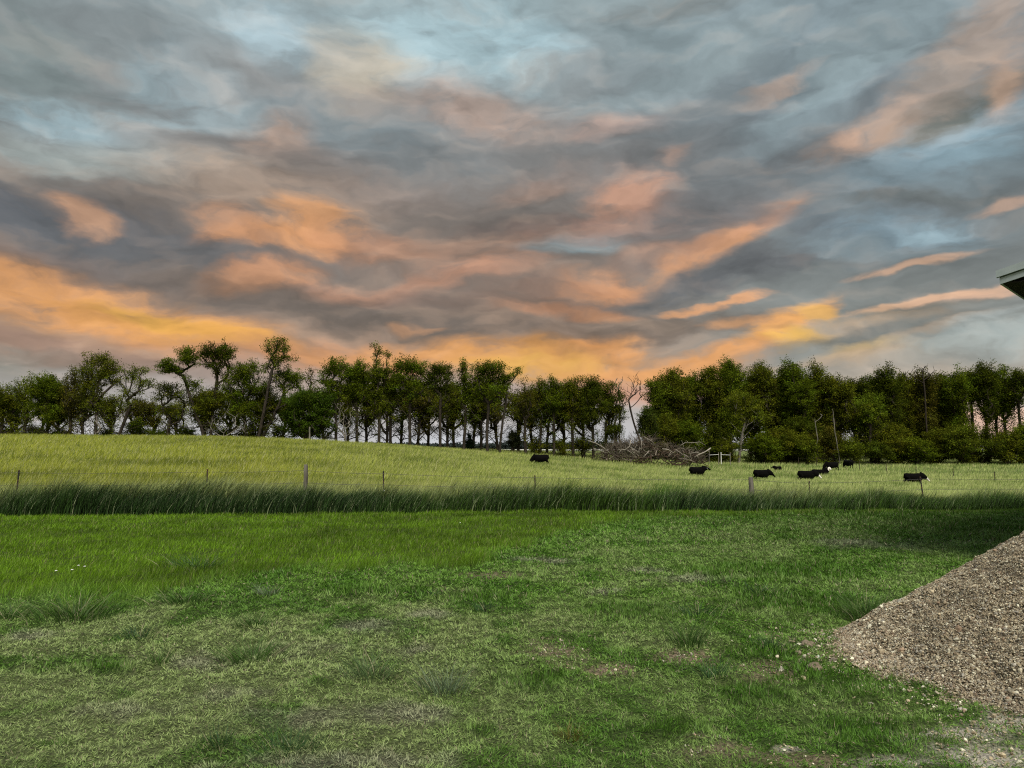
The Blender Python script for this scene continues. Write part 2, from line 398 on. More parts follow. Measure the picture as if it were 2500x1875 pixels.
def surf_mat(name, c1, c2, scale=8, rough=.9, c3=None, s3=1.0, bump=0, attr=False, detail=6, metal=0, stretch=(1, 1, 1)):
    m, nt, out = new_mat(name)
    N = nt.nodes.new; L = nt.links.new
    tc = N('ShaderNodeTexCoord'); mp = N('ShaderNodeMapping'); L(tc.outputs['Object'], mp.inputs[0]); mp.inputs['Scale'].default_value = stretch
    nz = N('ShaderNodeTexNoise'); nz.inputs['Scale'].default_value = scale; nz.inputs['Detail'].default_value = detail; L(mp.outputs[0], nz.inputs[0])
    cr = N('ShaderNodeValToRGB'); L(nz.outputs['Fac'], cr.inputs[0])
    cr.color_ramp.elements[0].position = .35; cr.color_ramp.elements[1].position = .65
    cr.color_ramp.elements[0].color = (*c1, 1); cr.color_ramp.elements[1].color = (*c2, 1)
    last = cr.outputs[0]
    if c3:
        n3 = N('ShaderNodeTexNoise'); n3.inputs['Scale'].default_value = s3; n3.inputs['Detail'].default_value = 4; L(mp.outputs[0], n3.inputs[0])
        r3 = N('ShaderNodeMapRange'); L(n3.outputs['Fac'], r3.inputs[0]); r3.inputs[1].default_value = .45; r3.inputs[2].default_value = .62
        mx = N('ShaderNodeMix'); mx.data_type = 'RGBA'; L(r3.outputs[0], mx.inputs[0]); L(last, mx.inputs[6]); mx.inputs[7].default_value = (*c3, 1)
        last = mx.outputs[2]
    if attr:
        a = N('ShaderNodeAttribute'); a.attribute_name = 'tint'
        mx = N('ShaderNodeMix'); mx.data_type = 'RGBA'; mx.blend_type = 'MULTIPLY'; mx.inputs[0].default_value = 1
        L(last, mx.inputs[6]); L(a.outputs['Color'], mx.inputs[7]); last = mx.outputs[2]
    b = N('ShaderNodeBsdfPrincipled'); L(last, b.inputs['Base Color']); b.inputs['Roughness'].default_value = rough
    b.inputs['Metallic'].default_value = metal
    if 'Specular IOR Level' in b.inputs: b.inputs['Specular IOR Level'].default_value = .2
    if bump:
        bp = N('ShaderNodeBump'); bp.inputs['Strength'].default_value = bump; bp.inputs['Distance'].default_value = .02
        L(nz.outputs['Fac'], bp.inputs['Height']); L(bp.outputs[0], b.inputs['Normal'])
    L(b.outputs[0], out.inputs[0])
    return m

M = {}
M['grass'] = leaf_mat('grass_blade', .35, .015)
M['leaf'] = leaf_mat('tree_leaf', .30, 0)
M['bark'] = surf_mat('bark', (.020, .016, .012), (.055, .044, .034), 9, .95, bump=.4, stretch=(1, 1, .3))
M['bark_grey'] = surf_mat('grey_bark', (.11, .10, .085), (.23, .21, .18), 6, .95, bump=.4, stretch=(1, 1, .3))
M['soil'] = surf_mat('lawn_soil', (.35, .35, .35), (1.1, 1.1, 1.1), 55, .95, attr=True, bump=.5)
M['field'] = surf_mat('field_soil', (.10, .13, .035), (.17, .19, .05), .6, .95, c3=(.12, .17, .05), s3=.05)
M['wood'] = surf_mat('weathered_post_wood', (.07, .062, .05), (.26, .24, .20), 14, .85, bump=.5, stretch=(1, 1, .08))
M['steel'] = surf_mat('dark_post_steel', (.018, .02, .022), (.05, .045, .04), 20, .6, c3=(.09, .05, .03), s3=12)
M['wire'] = surf_mat('wire', (.06, .06, .06), (.12, .11, .10), 30, .5)
M['white'] = surf_mat('white_plastic', (.7, .7, .68), (.8, .8, .78), 20, .5)
M['trim'] = surf_mat('pale_metal_trim', (.37, .43, .45), (.43, .49, .51), 5, .45)
M['trim2'] = surf_mat('groove_metal', (.07, .10, .10), (.09, .12, .12), 5, .5)
M['soffit'] = surf_mat('dark_soffit', (.018, .016, .012), (.035, .03, .022), 8, .9)
M['siding'] = surf_mat('wall_siding', (.30, .32, .32), (.36, .38, .38), 3, .6)
M['glass'] = surf_mat('window_glass', (.03, .04, .045), (.05, .06, .065), 1, .1)
M['gravel'] = surf_mat('gravel', (.7, .7, .7), (1.1, 1.1, 1.1), 60, .9, attr=True)
M['dirt'] = surf_mat('gravel_dirt', (.13, .105, .075), (.34, .29, .21), 45, .95, c3=(.20, .16, .11), s3=5, bump=.9)
M['deadwood'] = surf_mat('dead_wood', (.7, .7, .7), (1.1, 1.1, 1.1), 10, .9, attr=True)
M['pale_field'] = surf_mat('pale_gravel_road', (.5, .48, .42), (.62, .6, .54), .05, .9)
M['flower_green'] = surf_mat('flower_stem', (.05, .10, .02), (.07, .13, .03), 20, .8)

# ------------------------------------------------------------------ ground sheets
def grid(xs, ys, zf, name, mat, kind=None, colf=None, smooth=True):
    X, Y = np.meshgrid(xs, ys); Z = zf(X, Y)
    V = np.stack([X, Y, Z], -1).reshape(-1, 3)
    nx, ny = len(xs), len(ys)
    i = np.arange((ny-1)*nx).reshape(ny-1, nx)[:, :-1].ravel()
    Fc = np.stack([i, i+1, i+nx+1, i+nx], 1)
    c = colf(X.ravel(), Y.ravel()) if colf else None
    o = npmesh(name, V, [Fc], mat, None, c, smooth)
    if kind: o['kind'] = kind
    return o

sx = np.sinh(np.linspace(-7.2, 7.2, 480))*4.6
sy = np.concatenate([-np.sinh(np.linspace(7.0, .05, 120))*5, np.sinh(np.linspace(0, 7.4, 520))*5.0])
def zground(X, Y):
    z = terr(X, Y)
    inl = (Y > 1.0) & (Y < 24) & (abs(X) < 24)
    return z-np.where(inl, .05, 0)
grid(sx, sy, zground, 'ground', M['field'], 'structure')

# lawn zones ---------------------------------------------------------------
def ell(px, py, rx, ry):
    c = ground_pt(px, py); n = ground_pt(px, py+ry); f_ = ground_pt(px, py-ry); r = ground_pt(px+rx, py)
    return (c.x, (n.y+f_.y)/2, abs(r.x-c.x), abs(f_.y-n.y)/2)
DIRT = [ell(*e) for e in [(1190,1405,80,11), (1360,1600,90,35), (1480,1640,70,18), (1690,1610,80,22), (1860,1645,90,25), (1760,1830,150,22),
        (1700,1795,60,14), (1960,1860,160,20), (2060,1600,110,26), (1870,1625,50,10)]]
PALE = [ell(*e) for e in [(1580,1395,60,9), (880,1530,110,18), (1040,1500,60,14), (60,1555,60,18), (480,1615,90,22), (700,1590,110,22), (720,1760,160,40), (1020,1590,80,16),
        (1700,1415,110,10), (560,1700,120,22), (330,1740,120,25), (1350,1370,90,8), (2100,1330,130,14), (1480,1450,60,10), (800,1870,250,25), (1000,1760,150,30)]]
LUSH = [ell(*e) for e in [(1320,1670,120,28), (1850,1700,130,35), (2060,1680,130,50), (2150,1790,170,55), (1650,1775,130,28), (1560,1500,140,25), (1950,1480,200,40), (1900,1400,200,30),
        (780,1670,40,10), (880,1450,120,14), (1150,1460,130,12), (130,1820,60,8), (1180,1790,40,12), (2350,1290,200,60), (640,1400,160,12), (1870,1600,120,18), (260,1640,90,16)]]
WHITEG = [ell(*e) for e in [(2380,1800,170,34), (2230,1862,150,22), (2460,1775,110,22), (2420,1850,190,50), (2270,1800,90,22), (1930,1825,50,9), (2450,1790,90,18)]]

def emask(E, X, Y, soft=.5, wob=.55, seed=60):
    m = np.zeros_like(X)
    w = fbm(X*2.2, Y*2.2, seed, 4)-.5; w2 = fbm(X*9, Y*9, seed+7, 2)-.5
    for (cx, cy, rx, ry) in E:
        d = np.sqrt(((X-cx)/rx)**2+((Y-cy)/ry)**2)+w*wob*2+w2*.7
        m = np.maximum(m, np.clip((1.15-d)/soft, 0, 1))
    return m

def long_edge(X):
    # near edge (distance) of the longer green grass band, by ground X
    return np.interp(X, [-12, -5.2, -4.4, -3.0, -2.0, -.9, -.3, .6, 1.6, 3.4, 6, 20], [8.0, 8.2, 8.6, 9.9, 10.2, 10.4, 11.4, 13.5, 15.5, 17.5, 18.6, 20.6])+(fbm(X*1.1, X*0+1, 44, 3)-.5)*1.2

def longmask(X, Y):
    e = long_edge(X)+(fbm(X*1.3, Y*1.3, 48, 3)-.5)*2.4+(fbm(X*4, Y*3, 52, 2)-.5)*1.0
    return np.clip((Y-e)/1.1, 0, 1)

C_long = np.array([.135, .250, .013]); C_mat = np.array([.30, .385, .140]); C_matg = np.array([.16, .305, .045])
C_pale = np.array([.36, .34, .26]); C_dirt = np.array([.20, .155, .10]); C_lush = np.array([.085, .20, .02]); C_dark = np.array([.04, .09, .025])
def lawn_col(X, Y, blades=True):
    """albedo of the lawn plants by kind and wear, toned down toward the back right"""
    n = fbm(X*.55, Y*.55, 70, 3); n2 = fbm(X*1.9, Y*1.5, 75, 4)
    right = np.clip((X+1.2+.22*(Y-6))/3.2+(n-.5)*1.6, 0, 1)
    back = np.clip((Y-6.5)/3.5, 0, 1)*.75
    g = np.clip(np.maximum(right*.8, back)+(n2-.5)*1.5, 0, 1)[:, None]
    fr = np.clip((Y-(long_edge(X)-1.6))/1.6, 0, 1); g = np.clip(g+.6*fr[:, None], 0, 1)
    c = C_mat*(1-g)+C_matg*g
    sp = np.clip((n2-.57)/.1, 0, 1)[:, None]; c = c*(1-.7*sp)+C_lush*.7*sp
    pm = emask(PALE, X, Y, .9, .8)[:, None]*.6; c = c*(1-pm)+C_pale*pm
    lm = emask(LUSH, X, Y, 1.0, .7, 64)[:, None]*.8; c = c*(1-lm)+C_lush*lm
    lo = longmask(X, Y)[:, None]; c = c*(1-lo)+C_long*lo
    nr = np.clip((X-1.5)/6, 0, 1)*np.clip((Y-10)/5, 0, 1); c = c*(1-.35*nr[:, None])  # plants get a darker tone toward the back right
    return c

def bumps(X, Y):
    return .06*(fbm(X*1.2, Y*1.2, 80, 2)-.5)+.065*(fbm(X*4.5, Y*4.5, 83, 3)-.5)+.035*(vnoise(X*12, Y*12, 88)-.5)

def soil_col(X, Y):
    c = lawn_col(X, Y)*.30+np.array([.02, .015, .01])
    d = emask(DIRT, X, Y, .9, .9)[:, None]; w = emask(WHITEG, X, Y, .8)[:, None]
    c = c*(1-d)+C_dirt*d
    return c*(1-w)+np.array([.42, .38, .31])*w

lx = np.arange(-18, 20, .07); ly = np.concatenate([np.arange(1.6, 9, .045), np.arange(9, 22.8, .09)])
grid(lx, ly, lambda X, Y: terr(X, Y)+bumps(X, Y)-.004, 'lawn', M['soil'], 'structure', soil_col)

# ------------------------------------------------------------------ blades
def blades(P, h, w, face, lean, ldir, col, S=2, curl=1.6, tipw=.12):
    """P (n,3) bases; lean: horizontal reach of the tip; ldir: direction of the lean; returns V, polys, C"""
    n = len(P)
    t = np.linspace(0, 1, S+1)
    fx, fy = np.cos(face), np.sin(face)
    V = np.zeros((n, 2*S+1, 3))
    for k in range(S+1):
        off = lean*t[k]**curl
        cx = P[:, 0]+np.cos(ldir)*off; cy = P[:, 1]+np.sin(ldir)*off; cz = P[:, 2]+h*t[k]*(1-.12*t[k])
        if k < S:
            ww = w*.5*(1-t[k]*(1-tipw))*(1 if k else .8)
            V[:, 2*k] = np.stack([cx-fx*ww, cy-fy*ww, cz], 1)
            V[:, 2*k+1] = np.stack([cx+fx*ww, cy+fy*ww, cz], 1)
        else: V[:, 2*S] = np.stack([cx, cy, cz], 1)
    b = (np.arange(n)*(2*S+1))[:, None]
    polys = []
    if S > 1:
        polys.append(np.concatenate([b+np.array([2*k, 2*k+1, 2*k+3, 2*k+2]) for k in range(S-1)]))
    polys.append(b+np.array([2*S-2, 2*S-1, 2*S]))
    C = np.repeat(col[:, None, :], 2*S+1, 1).reshape(-1, 3)
    return V.reshape(-1, 3), polys, C

def merge(parts):
    V = []; PP = {}; C = []; n = 0
    for v, ps, c in parts:
        for p in ps: PP.setdefault(p.shape[1], []).append(p+n)
        V.append(v); C.append(c); n += len(v)
    return np.concatenate(V), [np.concatenate(x) for x in PP.values()], np.concatenate(C)

def leaves(P, length, width, yaw, pitch, roll, col):
    """diamond leaves"""
    n = len(P)
    d = np.stack([np.cos(yaw)*np.cos(pitch), np.sin(yaw)*np.cos(pitch), np.sin(pitch)], 1)
    s0 = np.stack([-np.sin(yaw), np.cos(yaw), np.zeros(n)], 1); u = np.cross(d, s0)
    s = s0*np.cos(roll)[:, None]+u*np.sin(roll)[:, None]
    V = np.zeros((n, 4, 3))
    V[:, 0] = P; V[:, 2] = P+d*length[:, None]
    V[:, 1] = P+d*(length*.45)[:, None]-s*(width*.5)[:, None]
    V[:, 3] = P+d*(length*.45)[:, None]+s*(width*.5)[:, None]
    b = (np.arange(n)*4)[:, None]
    return V.reshape(-1, 3), [b+np.array([0, 1, 2, 3])], np.repeat(col[:, None, :], 4, 1).reshape(-1, 3)

U = lambda n, a=0., b=1.: rng.uniform(a, b, n)

def wedge_pts(n, y0, y1, m=1.15, pw=1.0):
    """random ground points inside the widened view wedge"""
    y = np.sqrt(U(n, y0**2, y1**2)) if pw == 1 else y0+(y1-y0)*U(n)**pw
    x = U(n, -1, 1)*(y*.70*m+.8)
    return x, y

# creeping low mat
parts = []
for (y0, y1, dens, L0, W0) in [(3.0, 5.6, 10500, .030, .0048), (5.6, 8.5, 6800, .036, .0075), (8.5, 13, 3200, .050, .012), (13, 21.3, 1350, .072, .018)]:
    area = (y1**2-y0**2)*.7*1.15+1.6*(y1-y0)
    n = int(area*dens)
    x, y = wedge_pts(n, y0, y1)
    keep = (longmask(x, y) < .5+U(n)*.1) & (y < edge_y(x)+.3)
    keep &= U(n) > .66*emask(DIRT, x, y, .9, .9)
    keep &= U(n) > .78*emask(WHITEG, x, y, .8)
    keep &= ((x-5.17)/2.3)**2+((y-6.1)/2.15)**2 > 1
    x, y = x[keep], y[keep]; n = len(x)
    z = terr(x, y)+bumps(x, y)+U(n, 0, .012)
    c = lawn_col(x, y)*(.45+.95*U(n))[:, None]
    dry = U(n) < .05; c[dry] = np.array([.34, .31, .19])*(.6+.6*U(dry.sum()))[:, None]
    lush = emask(LUSH, x, y, .6, .5, 64)
    L = L0*U(n, .5, 1.4)*(1+.5*lush)
    pit = rng.normal(.38, .4, n)+.5*lush
    yaw = fbm(x*6, y*6, 57, 2)*16+rng.normal(0, .8, n)
    parts.append(leaves(np.stack([x, y, z], 1), L, W0*U(n, .6, 1.3), yaw, pit, rng.normal(0, .5, n), c))
o = npmesh('lawn_grass', *merge(parts)[:2], M['grass'], None, merge(parts)[2]) if False else None
v_, p_, c_ = merge(parts)
tag(npmesh('lawn_grass', v_, p_, M['grass'], None, c_), 'short patchy green and grey creeping grass covering the near lawn', 'grass', kind='stuff')

# longer green grass band
parts = []
for (y0, y1, dens, H0, W0) in [(6.5, 11, 2000, .085, .006), (11, 15, 1200, .08, .009), (15, 22, 700, .08, .013)]:
    area = (y1**2-y0**2)*.7*1.15+1.6*(y1-y0); n = int(area*dens)
    x, y = wedge_pts(n, y0, y1)
    keep = (longmask(x, y) > U(n)*.6+.1) & (y < edge_y(x)+.4)
    x, y = x[keep], y[keep]; n = len(x)
    nn = fbm(x*1.0, y*1.0, 90, 3)
    edge = np.clip(1-(y-long_edge(x))/1.3, 0, 1)
    n2_ = fbm(x*2.4, y*2.4, 93, 2)
    h = H0*(.35+1.0*nn+.5*n2_)*U(n, .6, 1.25)*(1+.8*edge)
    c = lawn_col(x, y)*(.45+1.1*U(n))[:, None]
    c = c*(1+1.0*(fbm(x*.35, y*.8, 92, 3)-.5)+.6*(n2_-.5))[:, None]
    dk = np.clip((fbm(x*.8, y*1.2, 94, 3)-.60)/.08, 0, 1)[:, None]; c = c*(1-.3*dk)
    dry = U(n) < .05; c[dry] = np.array([.30, .30, .12])
    parts.append(blades(np.stack([x, y, terr(x, y)+bumps(x, y)], 1), h, W0*U(n, .6, 1.4), U(n, 0, 3.14), h*U(n, .1, .9), rng.normal(.3, 1.2, n), c, 2))
v_, p_, c_ = merge(parts)
tag(npmesh('lawn_grass', v_, p_, M['grass'], None, c_), 'longer bright green grass band in front of the tall grass strip', 'grass', kind='stuff')

# tall grass strip along the fence
parts = []
n = 150000
x = U(n, -17, 19); dd = U(n)**1.1*4.6
ey = edge_y(x); y = ey+dd
hn = fbm(x*.55, y*.7, 95, 3); fine = fbm(x*2.2, y*2, 98, 2)
front = np.clip(dd/.5, 0, 1)
h = (.30+.80*hn*(.45+1.1*fine))*(.80+.20*front)*U(n, .6, 1.22)*np.interp(x, [-14, -4, 4, 14], [1.12, 1.0, .95, .9])
h *= np.interp(dd, [0, 2.4, 4.2], [1, 1.0, .82])
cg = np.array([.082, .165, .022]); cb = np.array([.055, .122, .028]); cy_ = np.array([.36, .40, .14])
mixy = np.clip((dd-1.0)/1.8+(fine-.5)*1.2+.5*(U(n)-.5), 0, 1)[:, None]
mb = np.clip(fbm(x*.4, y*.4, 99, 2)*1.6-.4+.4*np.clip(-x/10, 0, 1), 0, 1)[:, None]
c = (cg*(1-mb)+cb*mb)*(1+.25*np.clip(x/12, -.5, 1))[:, None]*np.where(dd < 1.1+.5*fine, .55, 1.)[:, None]; c = c*(1-mixy)+cy_*mixy; c = c*(.15+1.9*U(n)**1.6)[:, None]  # front blades tinted darker, putting the strip's shaded foot into their colour
st = U(n) < .05+.09*(dd > 1.2); c[st] = np.array([.36, .42, .22])*U(st.sum(), .6, 1.1)[:, None]
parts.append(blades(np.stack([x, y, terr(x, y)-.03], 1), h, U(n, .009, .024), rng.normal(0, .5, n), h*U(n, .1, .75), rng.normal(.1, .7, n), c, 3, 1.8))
# taller standing weeds
for (px, py, hh, k) in [(1640, 1160, 1.0, 220), (1600, 1180, .95, 160), (510, 1180, .85, 60), (730, 1185, .85, 70), (1370, 1195, .85, 60), (215, 1180, .9, 30), (2120, 1190, .8, 60), (1730, 1190, .85, 80)]:
    g = at(px, 1200, 21.6); k = int(k)
    xx = g.x+rng.normal(0, .28, k); yy = 21.4+.11*xx+rng.normal(0, .3, k)
    hh_ = hh*U(k, .6, 1.12)
    cc = cg*U(k, .6, 1.6)[:, None]
    parts.append(blades(np.stack([xx, yy, terr(xx, yy)], 1), hh_, U(k, .012, .022), rng.normal(0, .5, k), hh_*U(k, .1, .5), rng.normal(.1, .7, k), cc, 3, 1.8))
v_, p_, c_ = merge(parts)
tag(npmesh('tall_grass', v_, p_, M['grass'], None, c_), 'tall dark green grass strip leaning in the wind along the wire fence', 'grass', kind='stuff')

# pasture grass
parts = []
for (y0, y1, dens, H0, W0, S) in [(22.5, 30, 260, .60, .018, 2), (30, 42, 120, .56, .026, 2), (42, 62, 60, .60, .042, 2), (62, 92, 42, .70, .050, 2), (92, 140, 14, .50, .09, 1)]:
    area = (y1**2-y0**2)*.7*1.12+1.6*(y1-y0); n = int(area*dens)
    x, y = wedge_pts(n, y0, y1, 1.12)
    keep = y > fence_y(x)+.7
    x, y = x[keep], y[keep]; n = len(x)
    a = fbm(x*.10, y*.22, 110, 3); b = fbm(x*.45, y*.9, 114, 3); b2 = fbm(x*.9+9, y*2.6, 118, 2)
    h = H0*(.62+.5*b+.35*(b2-.5))*U(n, .72, 1.15)
    left = np.clip((-x/y+.25)/.6, 0, 1)[:, None]
    c1 = np.array([.46, .53, .18])*(1-left)+np.array([.39, .42, .058])*left
    c2 = np.array([.17, .25, .05])*(1-left)+np.array([.16, .19, .018])*left
    nearp = np.clip(1-(y-fence_y(x))/9, 0, 1)[:, None]; c1 = c1*(1-.6*nearp)+np.array([.50, .50, .22])*.6*nearp
    k = np.clip((a-.5)*2.4+(b-.5)*3.6+(b2-.5)*2.2+.6+.25*(U(n)-.5), 0, 1)[:, None]
    c = c2*(1-k)+c1*k
    c = c*(.6+.8*U(n))[:, None]
    hd = U(n) < .14; c[hd] = np.array([.62, .60, .30])*U(hd.sum(), .7, 1.1)[:, None]
    dg = U(n) < .10; c[dg] = np.array([.09, .15, .035])
    parts.append(blades(np.stack([x, y, terr(x, y)-.02], 1), h, W0*U(n, .6, 1.3), rng.normal(0, .6, n), h*U(n, .05, .55), rng.normal(.15, .6, n), c, S, 1.7))
v_, p_, c_ = merge(parts)
tag(npmesh('pasture_grass', v_, p_, M['grass'], None, c_), 'pale yellow green pasture grass with seed heads where the cattle graze', 'grass', kind='stuff')

# single coarse grass clumps on the lawn
def grass_clump(px, py, wpx, hpx, col, label, n=130, flat=.9):
    g = ground_pt(px, py+hpx*.5)
    k = g.y/F
    rx = wpx*k*.5; hh = hpx*k*1.15
    xx = rng.normal(0, rx*.38, n); yy = rng.normal(0, max(rx*.32, .05), n)
    ld = np.arctan2(yy+rng.normal(0, .05, n), xx+rng.normal(0, .05, n))
    h = hh*U(n, .45, 1.1); ln = h*U(n, .4, 1.0)*flat+rx*.35*U(n)
    c = np.array(col)*U(n, .5, 1.5)[:, None]
    dr = U(n) < .1; c[dr] = np.array([.36, .34, .2])
    zz = bumps(g.x+xx, g.y+yy)-.005
    v, p, c = blades(np.stack([xx, yy, zz], 1), h, U(n, .5, 1.2)*max(.005, k*2.2), U(n, 0, 3.14), ln, ld, c, 4, 1.5)
    o = npmesh('grass_clump', v, p, M['grass'], None, c, loc=(g.x, g.y, g.z))
    return tag(o, label, 'grass clump', 'coarse grass clumps on the lawn')
G1 = (.075, .15, .03); G2 = (.12, .19, .075); G3 = (.05, .11, .035); G4 = (.16, .22, .12)
grass_clump(185, 1480, 230, 60, G1, 'largest broad grass clump at the left edge of the lawn below the long grass', 420)
grass_clump(20, 1490, 90, 50, G1, 'green grass clump cut by the left edge of the photo', 160)
grass_clump(450, 1460, 150, 40, G1, 'wide low clump on the pale patch just below the long grass band', 260)
grass_clump(655, 1437, 70, 32, G4, 'small pale spiky clump near the long grass edge, left of centre', 90)
grass_clump(620, 1512, 90, 36, G1, 'bright small clump on grey green turf above the dry purple patch', 150)
grass_clump(335, 1540, 110, 34, G3, 'dark sparse clump in the left lawn below the wide low clump', 90)
grass_clump(610, 1585, 170, 50, G1, 'broad loose clump beside the dry purple patch in the left lawn', 260)
grass_clump(385, 1600, 40, 40, G1, 'thin upright clump at the left end of the dry purple patch', 60)
grass_clump(905, 1628, 130, 62, G2, 'dull green spreading clump left of the pale fountain shaped clump', 190)
grass_clump(1085, 1660, 130, 70, G4, 'pale fountain shaped clump in the centre foreground', 210)
grass_clump(535, 1795, 100, 52, G3, 'dark broad bladed weed clump in the lower left foreground', 90)
grass_clump(700, 1815, 210, 46, G3, 'long low dark clump at the bottom edge left of centre', 260)
grass_clump(1185, 1478, 60, 26, G3, 'small dark clump in mid lawn right of centre', 100)
grass_clump(1055, 1445, 50, 18, G3, 'tiny dark clump below the bare dirt streak', 70)
grass_clump(1680, 1540, 110, 80, G1, 'tall upright spiky clump right of centre in mid lawn', 170)
grass_clump(1700, 1485, 110, 34, G3, 'dark low clump just behind the tall upright spiky clump', 120)
grass_clump(2115, 1475, 130, 72, G1, 'big dense clump left of the gravel pile slope', 420)
grass_clump(1890, 1572, 100, 40, G3, 'dark ragged clump among clods left of the gravel pile toe', 130)
grass_clump(1745, 1640, 110, 40, G3, 'small dark clump between two brown dirt patches', 110)
grass_clump(1395, 1790, 80, 34, (.16, .15, .03), 'yellowing leafy weed in the lower centre foreground', 110)
grass_clump(1860, 1440, 120, 28, G3, 'dark low clump at the right of mid lawn', 140)
grass_clump(480, 1372, 170, 34, G3, 'dark green clump poking out of the long grass band at left', 200)

# white flowers in the long grass
def flower(px, py, label):
    g = ground_pt(px, py+6); e = empty('flower', (g.x, g.y, g.z))
    tag(e, label, 'flower', 'small white flowers in the long grass')
    h = .16
    m = MB(); m.tube([(0, 0, 0), (.01, 0, h*.5), (.012, 0, h)], [.003, .0025, .002], 5); m.build('stem', M['flower_green'], e)
    m = MB()
    for k in range(9):
        a = k*2*math.pi/9; m.tube([(.012, 0, h), (.012+.008*math.cos(a), .008*math.sin(a), h+.005), (.012+.015*math.cos(a), .015*math.sin(a), h+.002)], [.002, .004, .0015], 5)
    m.tube([(.012, 0, h-.004), (.012, 0, h+.004), (.012, 0, h+.009)], [.005, .006, .003], 7)
    m.build('petals', M['white'], e)
for a in [(133, 1420, 'white flower lowest left of the small group in the long grass'), (172, 1418, 'white flower second from left of the small group in the long grass'),
          (188, 1405, 'white flower topmost of the pair in the long grass at left'), (203, 1408, 'white flower at the right end of the small group in the long grass'),
          (1122, 1290, 'lone white flower far out near the centre of the lawn')]: flower(*a)

# ------------------------------------------------------------------ trees
def grow(targets, trunk, seg=.7):
    """attach each target to the nearest suitable node; returns pos, parent, tipcount"""
    pos = [Vector(p) for p in trunk]; par = [-1]+list(range(len(trunk)-1))
    arr = np.array([list(p) for p in pos]); tips = []
    base = arr[0]
    top_ok = max(1, int(len(trunk)*.25))
    order = sorted(range(len(targets)), key=lambda i: np.linalg.norm(targets[i]-np.array(trunk[-1]))*.6+targets[i][2]*.2)
    for i in order:
        t = targets[i]
        hz = np.hypot(arr[:, 0]-t[0], arr[:, 1]-t[1])
        d = np.linalg.norm(arr-t, axis=1)+np.maximum(0, arr[:, 2]-(t[2]-.55*hz-.2))*1.6
        d[:top_ok] += 50
        j = int(np.argmin(d))
        a = arr[j]; L = np.linalg.norm(t-a); k = max(1, int(round(L/seg)))
        ctrl = (a+t)/2; ctrl[2] += .0; ctrl[:2] += (a[:2]-t[:2])*(-.18)*0; ctrl = ctrl+rng.normal(0, .055*L, 3)+np.array([0, 0, -.06*L])
        prev = j; new = []
        for q in range(1, k+1):
            s = q/k; p = a*(1-s)**2+2*ctrl*s*(1-s)+t*s*s
            new.append(p); par.append(prev); prev = len(arr)+len(new)-1
        arr = np.vstack([arr, np.array(new)]); tips.append(prev)
    return arr, np.array(par), tips

def skeleton_mesh(arr, par, tips, rtip, rpow=.5, rmax=None, flare=1.25):
    n = len(arr); cnt = np.zeros(n)
    for t in tips:
        cnt[t] += 1
    for i in range(n-1, 0, -1): cnt[par[i]] += cnt[i]
    r = rtip*np.maximum(cnt, .6)**rpow
    if rmax: r = np.minimum(r, rmax)
    r[0] *= flare
    idx = np.arange(1, n); a = arr[par[idx]]; b = arr[idx]
    ra = np.minimum(r[par[idx]], r[idx]*1.35); rb = r[idx]
    t = b-a; t /= np.linalg.norm(t, axis=1)[:, None]+1e-9
    up = np.where(abs(t[:, 2:3]) > .8, np.array([[1., 0, 0]]), np.array([[0, 0, 1.]]))
    u = np.cross(t, up); u /= np.linalg.norm(u, axis=1)[:, None]+1e-9
    w = np.cross(t, u)
    K = 5; th = np.arange(K)*2*np.pi/K
    ring = np.cos(th)[None, :, None]*u[:, None]+np.sin(th)[None, :, None]*w[:, None]
    A = a[:, None]-t[:, None]*ra[:, None, None]*.3+ring*ra[:, None, None]; B = b[:, None]+ring*rb[:, None, None]
    V = np.concatenate([A, B], 1).reshape(-1, 3)
    base = (np.arange(n-1)*2*K)[:, None]
    Fq = np.concatenate([base+np.array([j, (j+1) % K, K+(j+1) % K, K+j]) for j in range(K)])
    return V, Fq, r

def shell_pts(lobes, spacing):
    out = []
    vol = [l[3]*l[4]*l[5] for l in lobes]
    for (cx, cy, cz, rx, ry, rz) in lobes:
        k = int(max(4, 7.5*rx*ry*rz/spacing**3))
        k = min(k, 80)
        d = rng.normal(0, 1, (k, 3)); d /= np.linalg.norm(d, axis=1)[:, None]
        rr = U(k)**.42*.92
        p = np.array([cx, cy, cz])+d*rr[:, None]*np.array([rx, ry, rz])
        out.append(p)
    return np.concatenate(out)

